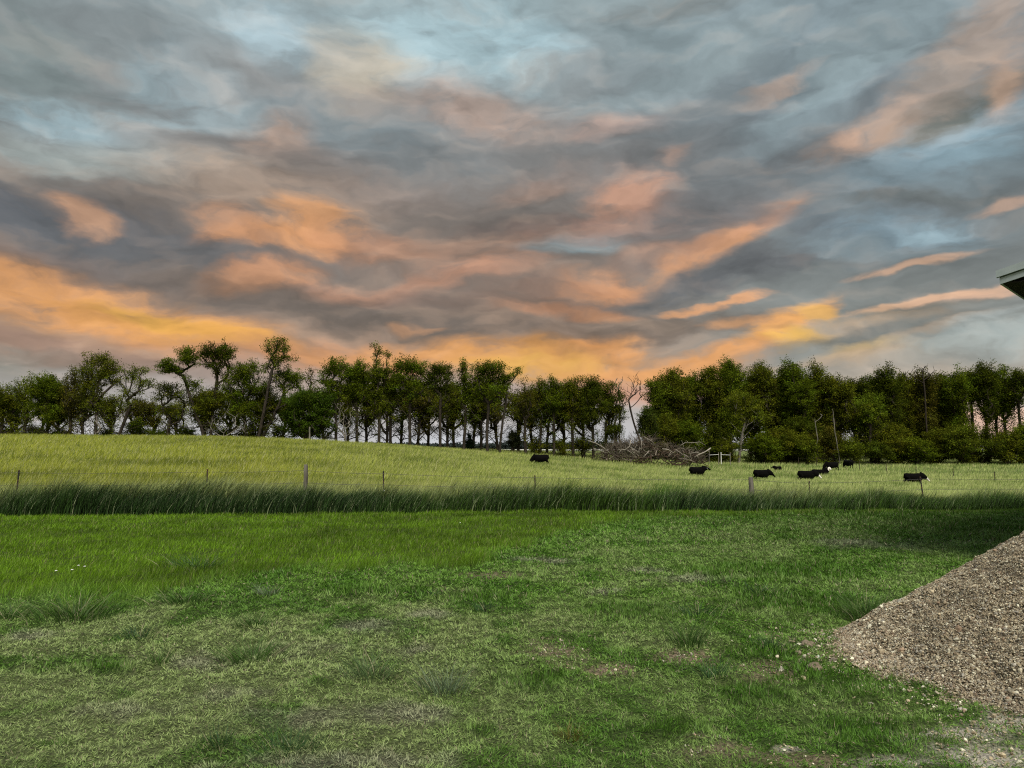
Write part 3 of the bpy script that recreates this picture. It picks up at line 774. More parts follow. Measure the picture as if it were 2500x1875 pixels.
def tree(name, label, x, Y, top, w, bot, lobes=None, dens=1.0, base=None, col=(.050, .078, .018), ivy=0, bark='bark', rtip=.024,
         leafsize=.155, spacing=.9, forks=0, kind='tree', group=None, cdep=None, twigs=0, fork_at=.4, cat=None):
    """x, top, bot, w in photo pixels at distance Y; lobes (px, py, rx, ry) in photo pixels"""
    bx = base if base is not None else x
    X0 = Y*(bx-1250)/F; z0 = float(terr(X0, Y))-.1
    px2m = Y/F
    toZ = lambda py: at(x, py, Y).z-z0
    toX = lambda px: Y*(px-1250)/F-X0
    H = toZ(top)
    e = empty(name, (X0, Y, z0))
    tag(e, label, cat or 'tree', group)
    LB = []
    if lobes:
        for (lx_, ly_, rx, ry) in lobes:
            LB.append((toX(lx_), rng.normal(0, rx*px2m*.25), toZ(ly_), rx*px2m*1.22, rx*px2m*1.1, ry*px2m*1.18))
    else:
        zt, zb = toZ(top), toZ(bot); W_ = w*1.38*px2m; hc = zt-zb; cx = toX(x)
        nl = max(4, int(round(hc/W_*3.2+3)))
        for k in range(nl):
            f = (k+.5)/nl; env = math.sin(math.pi*min(1, max(.0, f*.80+.14)))**.7
            rz = min(hc*.26, W_*.36)*random.uniform(.75, 1.1); rx = W_*.5*env*random.uniform(.42, .78)
            off = (W_*.5*env-rx)*random.uniform(-1, 1)
            LB.append((cx+off, rng.normal(0, W_*.12), zb+hc*f*.86+rz*.28, rx, rx*random.uniform(.8, 1.1), rz))
        rz = min(hc*.3, W_*.4); LB.append((cx+random.uniform(-.1, .1)*W_, 0, zt-rz*.95, W_*.30, W_*.3, rz))
    tg = shell_pts(LB, spacing)
    tg[:, 2] = np.maximum(tg[:, 2], .5)
    full = x < 820 or 1290 < x < 1540 or x > 1580
    nlow = 0 if name in ('shrub', 'conifer') else random.randint(16, 26) if full else random.randint(14, 22)
    lbx = np.array(LB); zl = (lbx[:, 2]-lbx[:, 5]).min(); xm = lbx[:, 0].mean(); wd = max(1.0, w*px2m*.42)
    if zl > 1.5 and nlow:
        f = U(nlow, .2, 1.1)**(1 if full else .45); low = np.stack([xm*f+rng.normal(0, wd*.8, nlow), rng.normal(0, wd*.6, nlow), np.maximum(.8, zl*f+.3)], 1)
        tg = np.concatenate([tg, low])
    else: nlow = 0
    # trunk line: bends from the base to the middle of the crown
    lb = np.array(LB); wgt = lb[:, 3]*lb[:, 5]; cxm = (lb[:, 0]*wgt).sum()/wgt.sum(); zlow = (lb[:, 2]-lb[:, 5]*.4).min(); zc = max(zlow, H*fork_at)
    kk = max(4, int(zc/.9)); tr = []
    wob = rng.normal(0, .05*1, (kk+1, 2)).cumsum(0)*.9
    for i in range(kk+1):
        s = i/kk; tr.append((cxm*.8*s**1.15+wob[i, 0]-wob[0, 0], wob[i, 1]-wob[0, 1], zc*s))
    arr, par, tips = grow([t for t in tg], tr)
    V, Fq, r = skeleton_mesh(arr, par, tips, rtip, rmax=.21)
    npmesh('trunk', V, [Fq], M[bark], e, None, True)
    # leaves in small clumps at and around the branch ends
    ccen = np.array([cxm, 0, (lbx[:, 2]*wgt).sum()/wgt.sum()]) if len(lbx) == len(wgt) else np.array([cxm, 0, H*.6])
    cl = []
    for k, t in enumerate(tg):
        if random.random() > .55+.45*min(1, dens): continue
        nl = int(84*dens) if k < len(tg)-nlow else random.choice([0, 8, 22, 44] if full else [0, 12, 34, 60])
        if nl == 0: continue
        sub = random.randint(2, 4); tone = random.uniform(.55, 1.6); hue = random.uniform(-.10, .08)
        cc = np.array(col)*tone*np.array([1+hue*1.4, 1, 1-hue*.5])
        out = (t-ccen)*np.array([1, 1, .7])+np.array([0, 0, .5]); out /= np.linalg.norm(out)+1e-6
        for s in range(sub):
            c0 = t+rng.normal(0, spacing*.30, 3)*np.array([1, 1, .7])
            q = max(4, nl//sub)
            p = c0+np.clip(rng.normal(0, 1, (q, 3)), -1.9, 1.9)*np.array([.34, .34, .20])*spacing*.66+out*np.clip(rng.normal(.05, .34, (q, 1)), -.6, .55)*spacing
            cl.append((p, np.repeat((cc*random.uniform(.8, 1.2))[None], q, 0)))
    if ivy:
        for i in range(len(tr)*4):
            s = U(1)[0]; j = min(len(tr)-1, int(s*len(tr))); p0 = np.array(tr[j])+np.array([0, 0, U(1, -.45, .45)[0]])
            q = int(20*ivy); p = p0+rng.normal(0, 1, (q, 3))*np.array([.26, .26, .4])*(.6+.6*ivy); p[:, 2] = np.maximum(p[:, 2], .1)
            cl.append((p, np.repeat((np.array(col)*random.uniform(.5, 1.0))[None], q, 0)))
    if twigs:
        pass
    if cl:
        P = np.concatenate([c[0] for c in cl]); C = np.concatenate([c[1] for c in cl]); n = len(P)
        v, p, c = leaves(P, leafsize*U(n, .6, 1.5), leafsize*U(n, .45, .95), U(n, 0, 6.283), rng.normal(-.2, .6, n), rng.normal(0, .9, n), C*U(n, .7, 1.3)[:, None])
        npmesh('crown', v, p, M['leaf'], e, c)
    return e

BRN = (.092, .088, .012); OLV = (.096, .108, .009); GRN = (.086, .116, .008); DGR = (.060, .076, .007); MID = (.098, .122, .010)
YL = 99
GL = 'windbreak trees along the crest'
random.seed(11)
T = tree
# left part of the windbreak
T('deciduous_tree', 'dark leafy tree cut by the left edge of the photo', 5, 101, 945, 60, 1030, col=OLV, ivy=1, group=GL)
T('deciduous_tree', 'light feathery small crown second from the left edge', 30, 104, 932, 44, 1010, dens=.6, col=GRN, group=GL)
T('deciduous_tree', 'dense dark round crowned tree fourth from the left edge', 115, 100, 920, 100, 1030, dens=1.3, col=GRN, ivy=1, group=GL)
T('deciduous_tree', 'pale thin topped tree just left of the dense round crown at far left', 62, 102, 920, 52, 1030, dens=.7, col=MID, ivy=1, group=GL)
T('deciduous_tree', 'brownish twiggy tree with straight dark trunk left of the tall two tone tree', 173, 99, 900, 62, 1030, dens=.5, col=BRN, ivy=1, group=GL)
T('deciduous_tree', 'tall two tone tree with flat cap standing highest at the far left', 235, 98, 866, 90, 1040, lobes=[(228, 878, 28, 12), (212, 905, 22, 22), (248, 900, 26, 24), (262, 925, 18, 20), (225, 935, 24, 24), (235, 975, 22, 22), (205, 955, 16, 20)], dens=1.05, col=OLV, ivy=.8, group=GL)
T('deciduous_tree', 'open vase shaped tree with pale limbs right of the tall two tone tree', 320, 99, 895, 90, 1000, lobes=[(310, 912, 26, 16), (335, 905, 20, 10), (345, 935, 24, 12), (292, 935, 16, 14), (320, 960, 26, 10), (360, 935, 12, 8), (305, 985, 16, 12)], base=290, dens=.75, col=MID, bark='bark', fork_at=.3, group=GL)
T('deciduous_tree', 'low rounded tree between the vase shaped tree and the tall twin crowns', 410, 100, 932, 70, 1010, lobes=[(405, 948, 26, 14), (385, 965, 18, 12), (430, 962, 22, 14), (450, 975, 16, 16), (400, 1000, 18, 10)], dens=.9, col=OLV, group=GL)
T('deciduous_tree', 'tall leaning tree with separate round leaf tufts on thin limbs', 445, 98, 849, 90, 960, lobes=[(418, 896, 22, 19), (452, 868, 24, 19), (470, 880, 12, 10), (404, 904, 12, 10), (450, 925, 12, 12), (468, 935, 14, 14), (440, 900, 12, 8)], base=500, dens=1.1, col=GRN, spacing=.8, fork_at=.3, group=GL)
T('deciduous_tree', 'tall tree with broad umbrella crown, right one of the twin crowns', 527, 99, 841, 90, 960, lobes=[(528, 855, 34, 14), (505, 868, 20, 14), (545, 875, 20, 16), (520, 895, 20, 16), (535, 920, 12, 14), (556, 905, 8, 14)], base=515, dens=1.15, col=DGR, spacing=.85, fork_at=.5, group=GL)
T('deciduous_tree', 'dark bushy tree low beneath the twin tall crowns', 500, 100, 948, 100, 1045, dens=1.1, col=OLV, ivy=1.2, group=GL)
T('deciduous_tree', 'broad leafy tree joined to the left of the windblown tall tree', 600, 98, 886, 95, 1030, lobes=[(600, 905, 34, 18), (575, 930, 26, 18), (620, 935, 24, 20), (585, 965, 30, 20), (555, 950, 16, 14), (600, 1000, 30, 24)], dens=1.1, col=GRN, ivy=1, group=GL)
T('deciduous_tree', 'tallest tree with windblown airy top sweeping to the right', 675, 97, 824, 90, 960, lobes=[(672, 838, 22, 13), (655, 858, 14, 16), (690, 852, 20, 9), (700, 872, 18, 8), (668, 880, 20, 16), (650, 895, 14, 14)], base=632, dens=.8, col=MID, spacing=.8, fork_at=.35, group=GL)
T('deciduous_tree', 'round crown on spreading limbs just right of the windblown tall tree', 708, 99, 898, 70, 975, lobes=[(700, 915, 30, 16), (722, 930, 20, 18), (690, 945, 20, 12), (725, 960, 14, 16), (670, 925, 14, 12)], base=640, dens=1.0, col=GRN, fork_at=.3, group=GL)
T('deciduous_tree', 'olive drooping mass of leaves below the windblown tall tree', 640, 100, 945, 80, 1050, dens=1.0, col=OLV, ivy=1.2, group=GL)
T('deciduous_tree', 'slim sparse tree in the dip left of the double dark crown', 757, 101, 896, 34, 990, dens=.5, col=BRN, group=GL)
T('shrub', 'large dark bush reaching to the ground behind the grey post', 745, 96, 958, 110, 1065, lobes=[(735, 980, 36, 22), (775, 975, 36, 20), (720, 1010, 24, 30), (755, 1015, 44, 34), (790, 1010, 24, 30), (760, 1045, 48, 22), (715, 1045, 20, 20)], dens=1.4, col=(.052, .085, .008), cat='bush')
T('deciduous_tree', 'left one of the double dark crown in the centre left windbreak', 822, 98, 876, 76, 985, lobes=[(820, 895, 26, 18), (800, 910, 18, 14), (838, 905, 20, 16), (810, 935, 24, 16), (785, 925, 14, 10), (825, 960, 20, 18)], dens=1.25, col=GRN, group=GL)
T('deciduous_tree', 'right one of the double dark crown in the centre left windbreak', 872, 99, 883, 62, 985, dens=1.2, col=GRN, ivy=.4, group=GL)
T('deciduous_tree', 'tree with thin leafy spires sticking up above the centre left crowns', 925, 98, 838, 50, 1000, lobes=[(913, 860, 7, 20), (928, 856, 7, 11), (943, 870, 7, 14), (915, 885, 8, 16), (937, 888, 7, 12), (925, 915, 24, 22), (915, 950, 22, 22), (930, 985, 20, 20)], dens=.85, col=MID, spacing=.62, ivy=.6, group=GL)
T('deciduous_tree', 'bushy tree below the thin leafy spires', 955, 101, 905, 55, 985, dens=1.0, col=OLV, group=GL)
T('deciduous_tree', 'broad domed tree with straight trunk right of the leafy spires', 1000, 98, 871, 92, 985, lobes=[(995, 890, 26, 16), (975, 905, 22, 16), (1020, 900, 26, 18), (1035, 925, 18, 18), (985, 935, 26, 18), (1010, 950, 24, 16), (965, 940, 14, 14)], dens=1.15, col=GRN, ivy=.3, group=GL)
T('deciduous_tree', 'dark tree with forked trunk at the right of the broad domed tree', 1075, 98, 887, 72, 985, lobes=[(1070, 902, 26, 14), (1090, 915, 20, 18), (1060, 930, 22, 18), (1080, 955, 22, 16), (1050, 905, 14, 12)], dens=1.2, col=DGR, fork_at=.25, group=GL)
T('deciduous_tree', 'narrow crown squeezed left of the widest domed crown', 1133, 99, 883, 36, 985, dens=1.1, col=GRN, group=GL)
T('deciduous_tree', 'widest domed crown left of the dip in the windbreak', 1190, 98, 886, 110, 990, lobes=[(1180, 902, 26, 14), (1205, 900, 28, 14), (1165, 925, 22, 20), (1195, 935, 28, 20), (1225, 920, 20, 18), (1215, 950, 22, 16), (1170, 960, 18, 18)], dens=1.15, col=GRN, fork_at=.3, group=GL)
T('deciduous_tree', 'leaning sparse tree reaching right over the dip in the windbreak', 1245, 99, 905, 60, 990, lobes=[(1256, 912, 14, 7), (1240, 925, 14, 10), (1232, 950, 12, 12), (1262, 905, 7, 4)], base=1220, dens=.7, col=MID, spacing=.7, fork_at=.3, group=GL)
T('deciduous_tree', 'sparse see through tree just right of the leaning tree', 1283, 102, 935, 56, 1030, dens=.55, col=BRN, spacing=.9, group=GL)
T('deciduous_tree', 'narrow tree with ivy dark trunk in the centre right windbreak', 1318, 103, 925, 34, 1020, dens=.8, col=OLV, ivy=1.0, group=GL)
T('deciduous_tree', 'rounded green crown beside the ivy dark trunk', 1352, 102, 927, 56, 1010, dens=1.0, col=GRN, ivy=.8, group=GL)
T('deciduous_tree', 'spiky topped tree between two rounded crowns in the centre right windbreak', 1400, 103, 921, 62, 1030, dens=1.0, col=OLV, ivy=1.0, group=GL)
T('deciduous_tree', 'darkest rounded crown behind the left end of the brush pile', 1448, 102, 917, 60, 1040, dens=1.3, col=DGR, ivy=1.2, group=GL)
T('deciduous_tree', 'small crown leaning on the darkest rounded crown', 1478, 104, 934, 46, 1040, dens=1.1, col=OLV, ivy=1.2, group=GL)
T('deciduous_tree', 'ragged ivy covered tree at the left side of the gap', 1505, 103, 924, 50, 1060, lobes=[(1500, 940, 9, 14), (1515, 965, 14, 16), (1490, 985, 16, 20), (1510, 1010, 18, 22), (1500, 1050, 20, 24), (1525, 975, 8, 10)], dens=.95, col=DGR, spacing=.8, ivy=1.3, group=GL)
# low bushes along the foot of the windbreak
for (x_, tp, w_, lb) in [(20, 1035, 70, 'at the left edge of the photo'), (90, 1030, 80, 'under the pale thin topped tree'), (150, 1038, 60, 'between the dense round crown and the twiggy tree'), (262, 1036, 56, 'right of the tall two tone trunk'),
                         (335, 1018, 60, 'to the right of the vase shaped tree'), (395, 1040, 70, 'below the low rounded tree'), (455, 1036, 80, 'left of the leaning trunk base'), (545, 1034, 70, 'between the twin crown trunks and the broad tree'),
                         (610, 1028, 80, 'below the broad leafy tree'), (680, 1030, 60, 'left of the large dark bush'), (1310, 1062, 46, 'at the foot of the ivy dark trunk'), (1368, 1066, 56, 'at the foot of the spiky topped tree'), (1425, 1058, 56, 'left of the brush pile')]:
    T('shrub', 'dark low bush '+lb, x_, 103.5, tp+8, w_*.8, 1085 if x_ < 800 else 1110, dens=.7, col=random.choice([DGR, OLV, GRN]), spacing=.8, group='low bushes under the windbreak', cat='bush', fork_at=.1)
# conifer and bushes in the gap
T('conifer', 'small dark pointed conifer among the trunks left of centre', 1146, 104, 1055, 26, 1095, lobes=[(1146, 1062, 4, 7), (1146, 1075, 8, 7), (1146, 1088, 12, 8)], dens=1.2, col=(.02, .04, .014), spacing=.5, leafsize=.14, cat='conifer')
T('shrub', 'round leafless looking bush under the dip in the windbreak', 1250, 105, 1054, 40, 1095, dens=.8, col=(.05, .06, .025), spacing=.6, leafsize=.14, cat='bush')

# right wood ------------------------------------------------------------------
GR = 'tall trees of the right hand wood'
RT = [
 (1600, 922, 60, 118, GRN, 'small crown right beside the bare dead tree'),
 (1640, 898, 90, 120, OLV, 'left shoulder tree of the right hand wood'),
 (1692, 905, 60, 124, GRN, 'slightly lower crown behind the left shoulder tree'),
 (1735, 889, 76, 122, OLV, 'tree left of the pale trunked tree in the right wood'),
 (1785, 881, 90, 121, GRN, 'high domed crown above the pale trunked tree'),
 (1850, 883, 80, 123, OLV, 'airy crown with light showing through, left of the notch'),
 (1885, 905, 44, 127, BRN, 'thin twiggy crown inside the notch of the right wood'),
 (1935, 882, 84, 121, GRN, 'high wide crown just right of the notch'),
 (1992, 889, 76, 122, OLV, 'crown with windswept right tip above the white faced cow'),
 (2045, 912, 76, 120, OLV, 'lower rounded crown after the windswept tip'),
 (2090, 917, 60, 124, DGR, 'dip crown left of the central dark dome of the right wood'),
 (2130, 905, 60, 121, DGR, 'ragged dark crown left side of the central dome'),
 (2170, 895, 72, 120, DGR, 'central dark dome of the right wood'),
 (2215, 909, 60, 123, OLV, 'crown right of the central dark dome'),
 (2258, 897, 60, 122, BRN, 'brown twiggy topped crown in the right wood'),
 (2300, 908, 60, 124, OLV, 'low crown next to the brown twiggy topped crown'),
 (2335, 893, 72, 121, GRN, 'crown left of the bright sky gaps near the right edge'),
 (2375, 897, 60, 125, MID, 'crown above the first bright sky gap near the right edge'),
 (2408, 881, 74, 121, DGR, 'highest dark crown near the right edge'),
 (2450, 892, 66, 123, GRN, 'crown between the two bright gaps near the right edge'),
 (2432, 925, 50, 125, MID, 'slimmer rear crown dividing the bright gaps near the right edge'),
 (2492, 900, 70, 121, DGR, 'dark crown cut by the right edge of the photo'),
]
for (x_, tp, w_, Y_, c_, lb) in RT:
    thin = x_ > 2365
    T('deciduous_tree', lb, x_, Y_, tp+5, w_*.98, (985 if x_ in (2375, 2492) else 1025) if thin else 1060, dens=1.15 if not thin else 1.0, col=c_, ivy=.6 if thin else 1.2, spacing=1.2, leafsize=.21, rtip=.03, group=GR)
T('deciduous_tree', 'lighter green tree with pale bare trunk standing in front of the wood', 1815, 112, 960, 84, 1030, lobes=[(1808, 975, 26, 18), (1835, 990, 24, 20), (1795, 1005, 18, 16), (1845, 1020, 18, 18), (1825, 1015, 22, 14), (1785, 985, 12, 12)], base=1800, dens=1.15, col=(.125, .145, .012), bark='bark_grey', spacing=1.0, leafsize=.18, group=GR)
T('deciduous_tree', 'bright olive rounded tree halfway up the wood, right of centre', 2122, 113, 963, 66, 1030, lobes=[(2128, 982, 22, 20), (2110, 1000, 20, 18), (2143, 1005, 18, 16), (2125, 1020, 22, 12)], dens=1.25, col=(.115, .150, .012), spacing=1.0, leafsize=.18, group=GR)
# edge bushes and understorey
UB = [
 (1575, 1000, 50, 112, (.05, .066, .010), 'dark tangled bush behind the right part of the brush pile'),
 (1625, 985, 80, 113, OLV, 'big olive bush at the left foot of the wood'),
 (1680, 1000, 80, 114, GRN, 'bush above the right end of the brush pile'),
 (1740, 1010, 70, 114, DGR, 'dark hollow bush left of the pale trunk'),
 (1770, 1045, 50, 111, OLV, 'small bush behind the white rail fence'),
 (1860, 1030, 70, 111, GRN, 'bush just right of the pale trunk'),
 (1905, 1015, 80, 113, OLV, 'bush above the calf hiding in the grass'),
 (1965, 1035, 70, 110, (.100, .124, .010), 'lighter bush behind the white faced cow'),
 (1945, 990, 90, 116, DGR, 'dark mass of leaves under the crown right of the notch'),
 (2020, 1020, 80, 113, BRN, 'brownish bush behind the pair of grazing cows'),
 (2075, 1045, 60, 110, (.100, .124, .010), 'rounded bush behind the rear view cow'),
 (2130, 1050, 70, 111, DGR, 'low dark bush right of the rear view cow'),
 (2180, 1010, 90, 113, OLV, 'high bush under the central dark dome'),
 (2235, 1045, 70, 110, GRN, 'yellow green low bush in the right hand wood edge'),
 (2290, 1020, 80, 113, OLV, 'bush left of the bright sky gaps'),
 (2345, 1050, 80, 110, (.09, .11, .010), 'low bush under the first bright sky gap'),
 (2395, 1062, 70, 112, DGR, 'dark low bush between the bright gaps'),
 (2450, 1065, 70, 110, OLV, 'low bush under the second bright gap'),
 (2500, 1050, 70, 111, GRN, 'bush cut by the right edge of the photo'),
]
for (x_, tp, w_, Y_, c_, lb) in UB:
    T('shrub', lb, x_, Y_, tp+30 if 1600 < x_ < 2300 else tp-8, w_*1.15, 1128, dens=1.25, col=c_, spacing=1.05, leafsize=.19, group='bushes along the foot of the wood', cat='bush', fork_at=.1)

# rear fillers
RF = [(45, 965, 'crowns at the far left edge'), (145, 950, 'dense round crown and the twiggy tree'), (205, 960, 'twiggy tree and the tall two tone tree'), (275, 965, 'tall two tone tree and the vase shaped tree'),
      (345, 975, 'vase shaped tree and the low rounded tree'), (378, 985, 'vase tree limbs, farther right'), (430, 985, 'low rounded tree and the leaning tufted tree'), (560, 955, 'umbrella crown and the broad leafy tree'), (690, 970, 'windblown tree and the dark bush'),
      (895, 935, 'double dark crown and the leafy spires'), (980, 950, 'leafy spires and the broad domed tree'), (1045, 935, 'broad domed tree and the forked tree'),
      (1110, 945, 'forked tree and the narrow crown'), (1155, 950, 'narrow crown and the widest dome'), (1300, 950, 'sparse tree and the ivy dark trunk'), (1335, 945, 'ivy dark trunk and the green crown'),
      (1375, 940, 'green crown and the spiky topped tree'), (1425, 945, 'spiky topped tree and the darkest crown'), (850, 930, 'two halves of the double dark crown'), (945, 955, 'leafy spires and the bushy tree below them'), (790, 945, 'dark bush and the double dark crown'), (1020, 925, 'dome and the forked tree, nearer the dome'), (1175, 930, 'narrow crown and the widest dome, nearer the dome'), (1215, 935, 'widest dome and the leaning sparse tree'), (1265, 960, 'leaning sparse tree and the see through tree'), (1092, 930, 'forked tree and the narrow crown, nearer the forked tree')]
for (x_, tp, lb) in RF:
    T('deciduous_tree', 'slim rear tree seen between the '+lb if ' and ' in lb or 'two halves' in lb else 'slim rear tree seen behind the '+lb, x_, 108+random.uniform(-2, 3), tp, 78, 1035 if x_ < 780 or x_ > 1290 else 1034, dens=.75, col=random.choice([OLV, DGR, BRN]), ivy=.5 if random.random() < .5 or x_ < 500 else 0, rtip=.03, group='slim rear trees of the windbreak')
RW = [(1665, 'left shoulder'), (1760, 'high dome left of the notch'), (1830, 'airy crown left of the notch'), (1910, 'notch'), (1965, 'wide crown right of the notch'), (2020, 'windswept crown'), (2110, 'dip left of the central dome'), (2150, 'central dome'), (2195, 'right flank of the central dome'), (2240, 'brown twiggy crown'), (2280, 'low crown past the brown twiggy one'), (2318, 'crown left of the bright gaps')]
for (x_, lb) in RW:
    T('deciduous_tree', 'dark rear tree filling the wood behind the '+lb, x_, 134+random.uniform(-3, 3), 925+random.uniform(-6, 14), 80, 1085, dens=1.2, col=DGR, ivy=1, spacing=1.45, leafsize=.27, rtip=.03, group='dark rear trees of the right hand wood')

# bare and dead trees -----------------------------------------------------------
def bare_tree(label, x, Y, top, base, pts, rtip=.022, bark='bark_grey', fork=.3, name='dead_tree', botpy=None, spread=.5):
    X0 = Y*(base-1250)/F; z0 = float(terr(X0, Y))-.1
    e = empty(name, (X0, Y, z0)); tag(e, label, 'tree')
    tg = []
    for (px, py, sx_, sy_, k) in pts:
        c = at(px, py, Y)
        for _ in range(k):
            tg.append(np.array([c.x-X0+rng.normal(0, sx_*Y/F), rng.normal(0, spread), max(.4, c.z-z0+rng.normal(0, sy_*Y/F))]))
    tcx = np.mean([t[0] for t in tg]); H = max(t[2] for t in tg); kk = 6
    tr = [(tcx*.8*(i/kk)**1.3+random.uniform(-.06, .06), 0, H*fork*i/kk) for i in range(kk+1)]
    arr, par, tips = grow(tg, tr, .5)
    V, Fq, r = skeleton_mesh(arr, par, tips, rtip)
    npmesh('trunk', V, [Fq], M[bark], e, None, True)
    return e
bare_tree('bare dead tree with orange lit twigs standing in the gap', 1552, 108, 912, 1575, [(1553, 928, 11, 8, 34), (1543, 950, 11, 8, 20), (1562, 955, 9, 12, 20), (1530, 975, 5, 2, 3)], bark='bark', rtip=.016)
bare_tree('grey leafless bush with fallen limb right of the large dark bush', 850, 96, 985, 845, [(835, 1010, 12, 16, 22), (850, 1005, 12, 14, 20), (860, 1035, 12, 12, 14), (825, 1040, 10, 10, 10)], rtip=.018)
bare_tree('grey crooked dead stump with splayed limbs under the tall two tone tree', 232, 95, 1000, 235, [(222, 1052, 4, 4, 5), (250, 1050, 5, 4, 5), (235, 1020, 9, 8, 8)], rtip=.035)
bare_tree('tangle of grey fallen limbs beneath the bushy tree left of centre', 560, 94, 1000, 545, [(530, 1030, 16, 10, 16), (570, 1020, 14, 14, 16), (590, 1040, 10, 8, 10), (500, 1040, 8, 10, 8)], rtip=.016)
bare_tree('thin white leaning dead trunk inside the right hand wood', 2035, 110, 1000, 2046, [(2032, 1000, 1, 2, 2), (2036, 1025, 1, 2, 1)], rtip=.045, fork=.6)
bare_tree('curved pale dead limb left in the right hand wood', 1995, 110, 1010, 1978, [(2005, 1012, 3, 2, 2), (1990, 1022, 1, 1, 1)], rtip=.04, fork=.5)
bare_tree('short bare twiggy tree top poking above the centre right windbreak', 1505, 108, 918, 1512, [(1512, 925, 8, 5, 8), (1505, 945, 6, 6, 6)], rtip=.025)
bare_tree('twiggy bare top among crowns near the brown tree of the wood', 2262, 118, 893, 2262, [(2262, 900, 14, 5, 18), (2235, 903, 8, 4, 8)], rtip=.025, fork=.7, bark='bark')

# ------------------------------------------------------------------ far land
grid(np.linspace(-900, 900, 60), np.array([600., 760., 980., 1300.]), lambda X, Y: terr(X, Y)+.25, 'pale_field_strip', M['pale_field'], 'structure')
def far_wood(label, x0, x1, Y, h, seed, col):
    n = 26000; X = U(n, x0, x1); hh = h*(.35+.9*fbm(X*.02, X*0+seed, 130+seed, 4))
    Z = U(n)**.8*hh+terr(X, X*0+Y)
    Yy = Y+rng.normal(0, 6, n)
    c = np.array(col)*U(n, .6, 1.4)[:, None]
    v, p, c = leaves(np.stack([X, Yy, Z], 1), U(n, 3.0, 6.0), U(n, 2.5, 5.0), U(n, 0, 6.28), rng.normal(0, .6, n), rng.normal(0, 1, n), c)
    tag(npmesh('distant_woods', v, p, M['leaf'], None, c), label, 'woods', kind='stuff')
far_wood('thin grey green line of distant woods seen between the trunks', -700, 700, 1350, 13, 1, (.06, .075, .07))

# ------------------------------------------------------------------ cattle
def cow_mat(name, face=None, rad=.2, patch=None):
    m, nt, out = new_mat(name); N = nt.nodes.new; L = nt.links.new
    b = N('ShaderNodeBsdfPrincipled'); b.inputs['Roughness'].default_value = .95; b.inputs['Specular IOR Level'].default_value = .06
    nz = N('ShaderNodeTexNoise'); nz.inputs['Scale'].default_value = 6; tc_ = N('ShaderNodeTexCoord'); L(tc_.outputs['Object'], nz.inputs[0])
    cr = N('ShaderNodeValToRGB'); L(nz.outputs['Fac'], cr.inputs[0]); cr.color_ramp.elements[0].color = (.0015, .0015, .0018, 1); cr.color_ramp.elements[1].color = (.006, .005, .0045, 1)
    last = cr.outputs[0]
    if face:
        vd = N('ShaderNodeVectorMath'); vd.operation = 'DISTANCE'; L(tc_.outputs['Object'], vd.inputs[0]); vd.inputs[1].default_value = face
        ad = N('ShaderNodeMath'); ad.operation = 'ADD'; L(vd.outputs['Value'], ad.inputs[0])
        ns = N('ShaderNodeMath'); ns.operation = 'MULTIPLY_ADD'; L(nz.outputs['Fac'], ns.inputs[0]); ns.inputs[1].default_value = .1; ns.inputs[2].default_value = -.05; L(ns.outputs[0], ad.inputs[1])
        lt = N('ShaderNodeMath'); lt.operation = 'LESS_THAN'; L(ad.outputs[0], lt.inputs[0]); lt.inputs[1].default_value = rad
        mx = N('ShaderNodeMix'); mx.data_type = 'RGBA'; L(lt.outputs[0], mx.inputs[0]); L(last, mx.inputs[6]); mx.inputs[7].default_value = (.78, .74, .68, 1); last = mx.outputs[2]
    L(last, b.inputs['Base Color']); L(b.outputs[0], out.inputs[0]); return m

def ring_loft(m, rings, n=14):
    """rings: (x, y, z, halfwidth, halfheight, tiltdeg)"""
    V = []; th = np.arange(n)*2*np.pi/n
    for (x, y, z, a, b, tl) in rings:
        t = R(tl); ax = np.array([math.sin(t), 0, math.cos(t)])
        V.append(np.array([x, y, z])+np.cos(th)[:, None]*np.array([0, a, 0])+np.sin(th)[:, None]*ax*b)
    k = len(rings); V = np.concatenate(V+[np.array([[rings[0][0], rings[0][1], rings[0][2]]]), np.array([[rings[-1][0], rings[-1][1], rings[-1][2]]])])
    Fq = [[i*n+j, i*n+(j+1) % n, (i+1)*n+(j+1) % n, (i+1)*n+j] for i in range(k-1) for j in range(n)]
    Ft = [[k*n, (j+1) % n, j] for j in range(n)]+[[k*n+1, (k-1)*n+j, (k-1)*n+(j+1) % n] for j in range(n)]
    m.add(V, [np.array(Fq), np.array(Ft)])

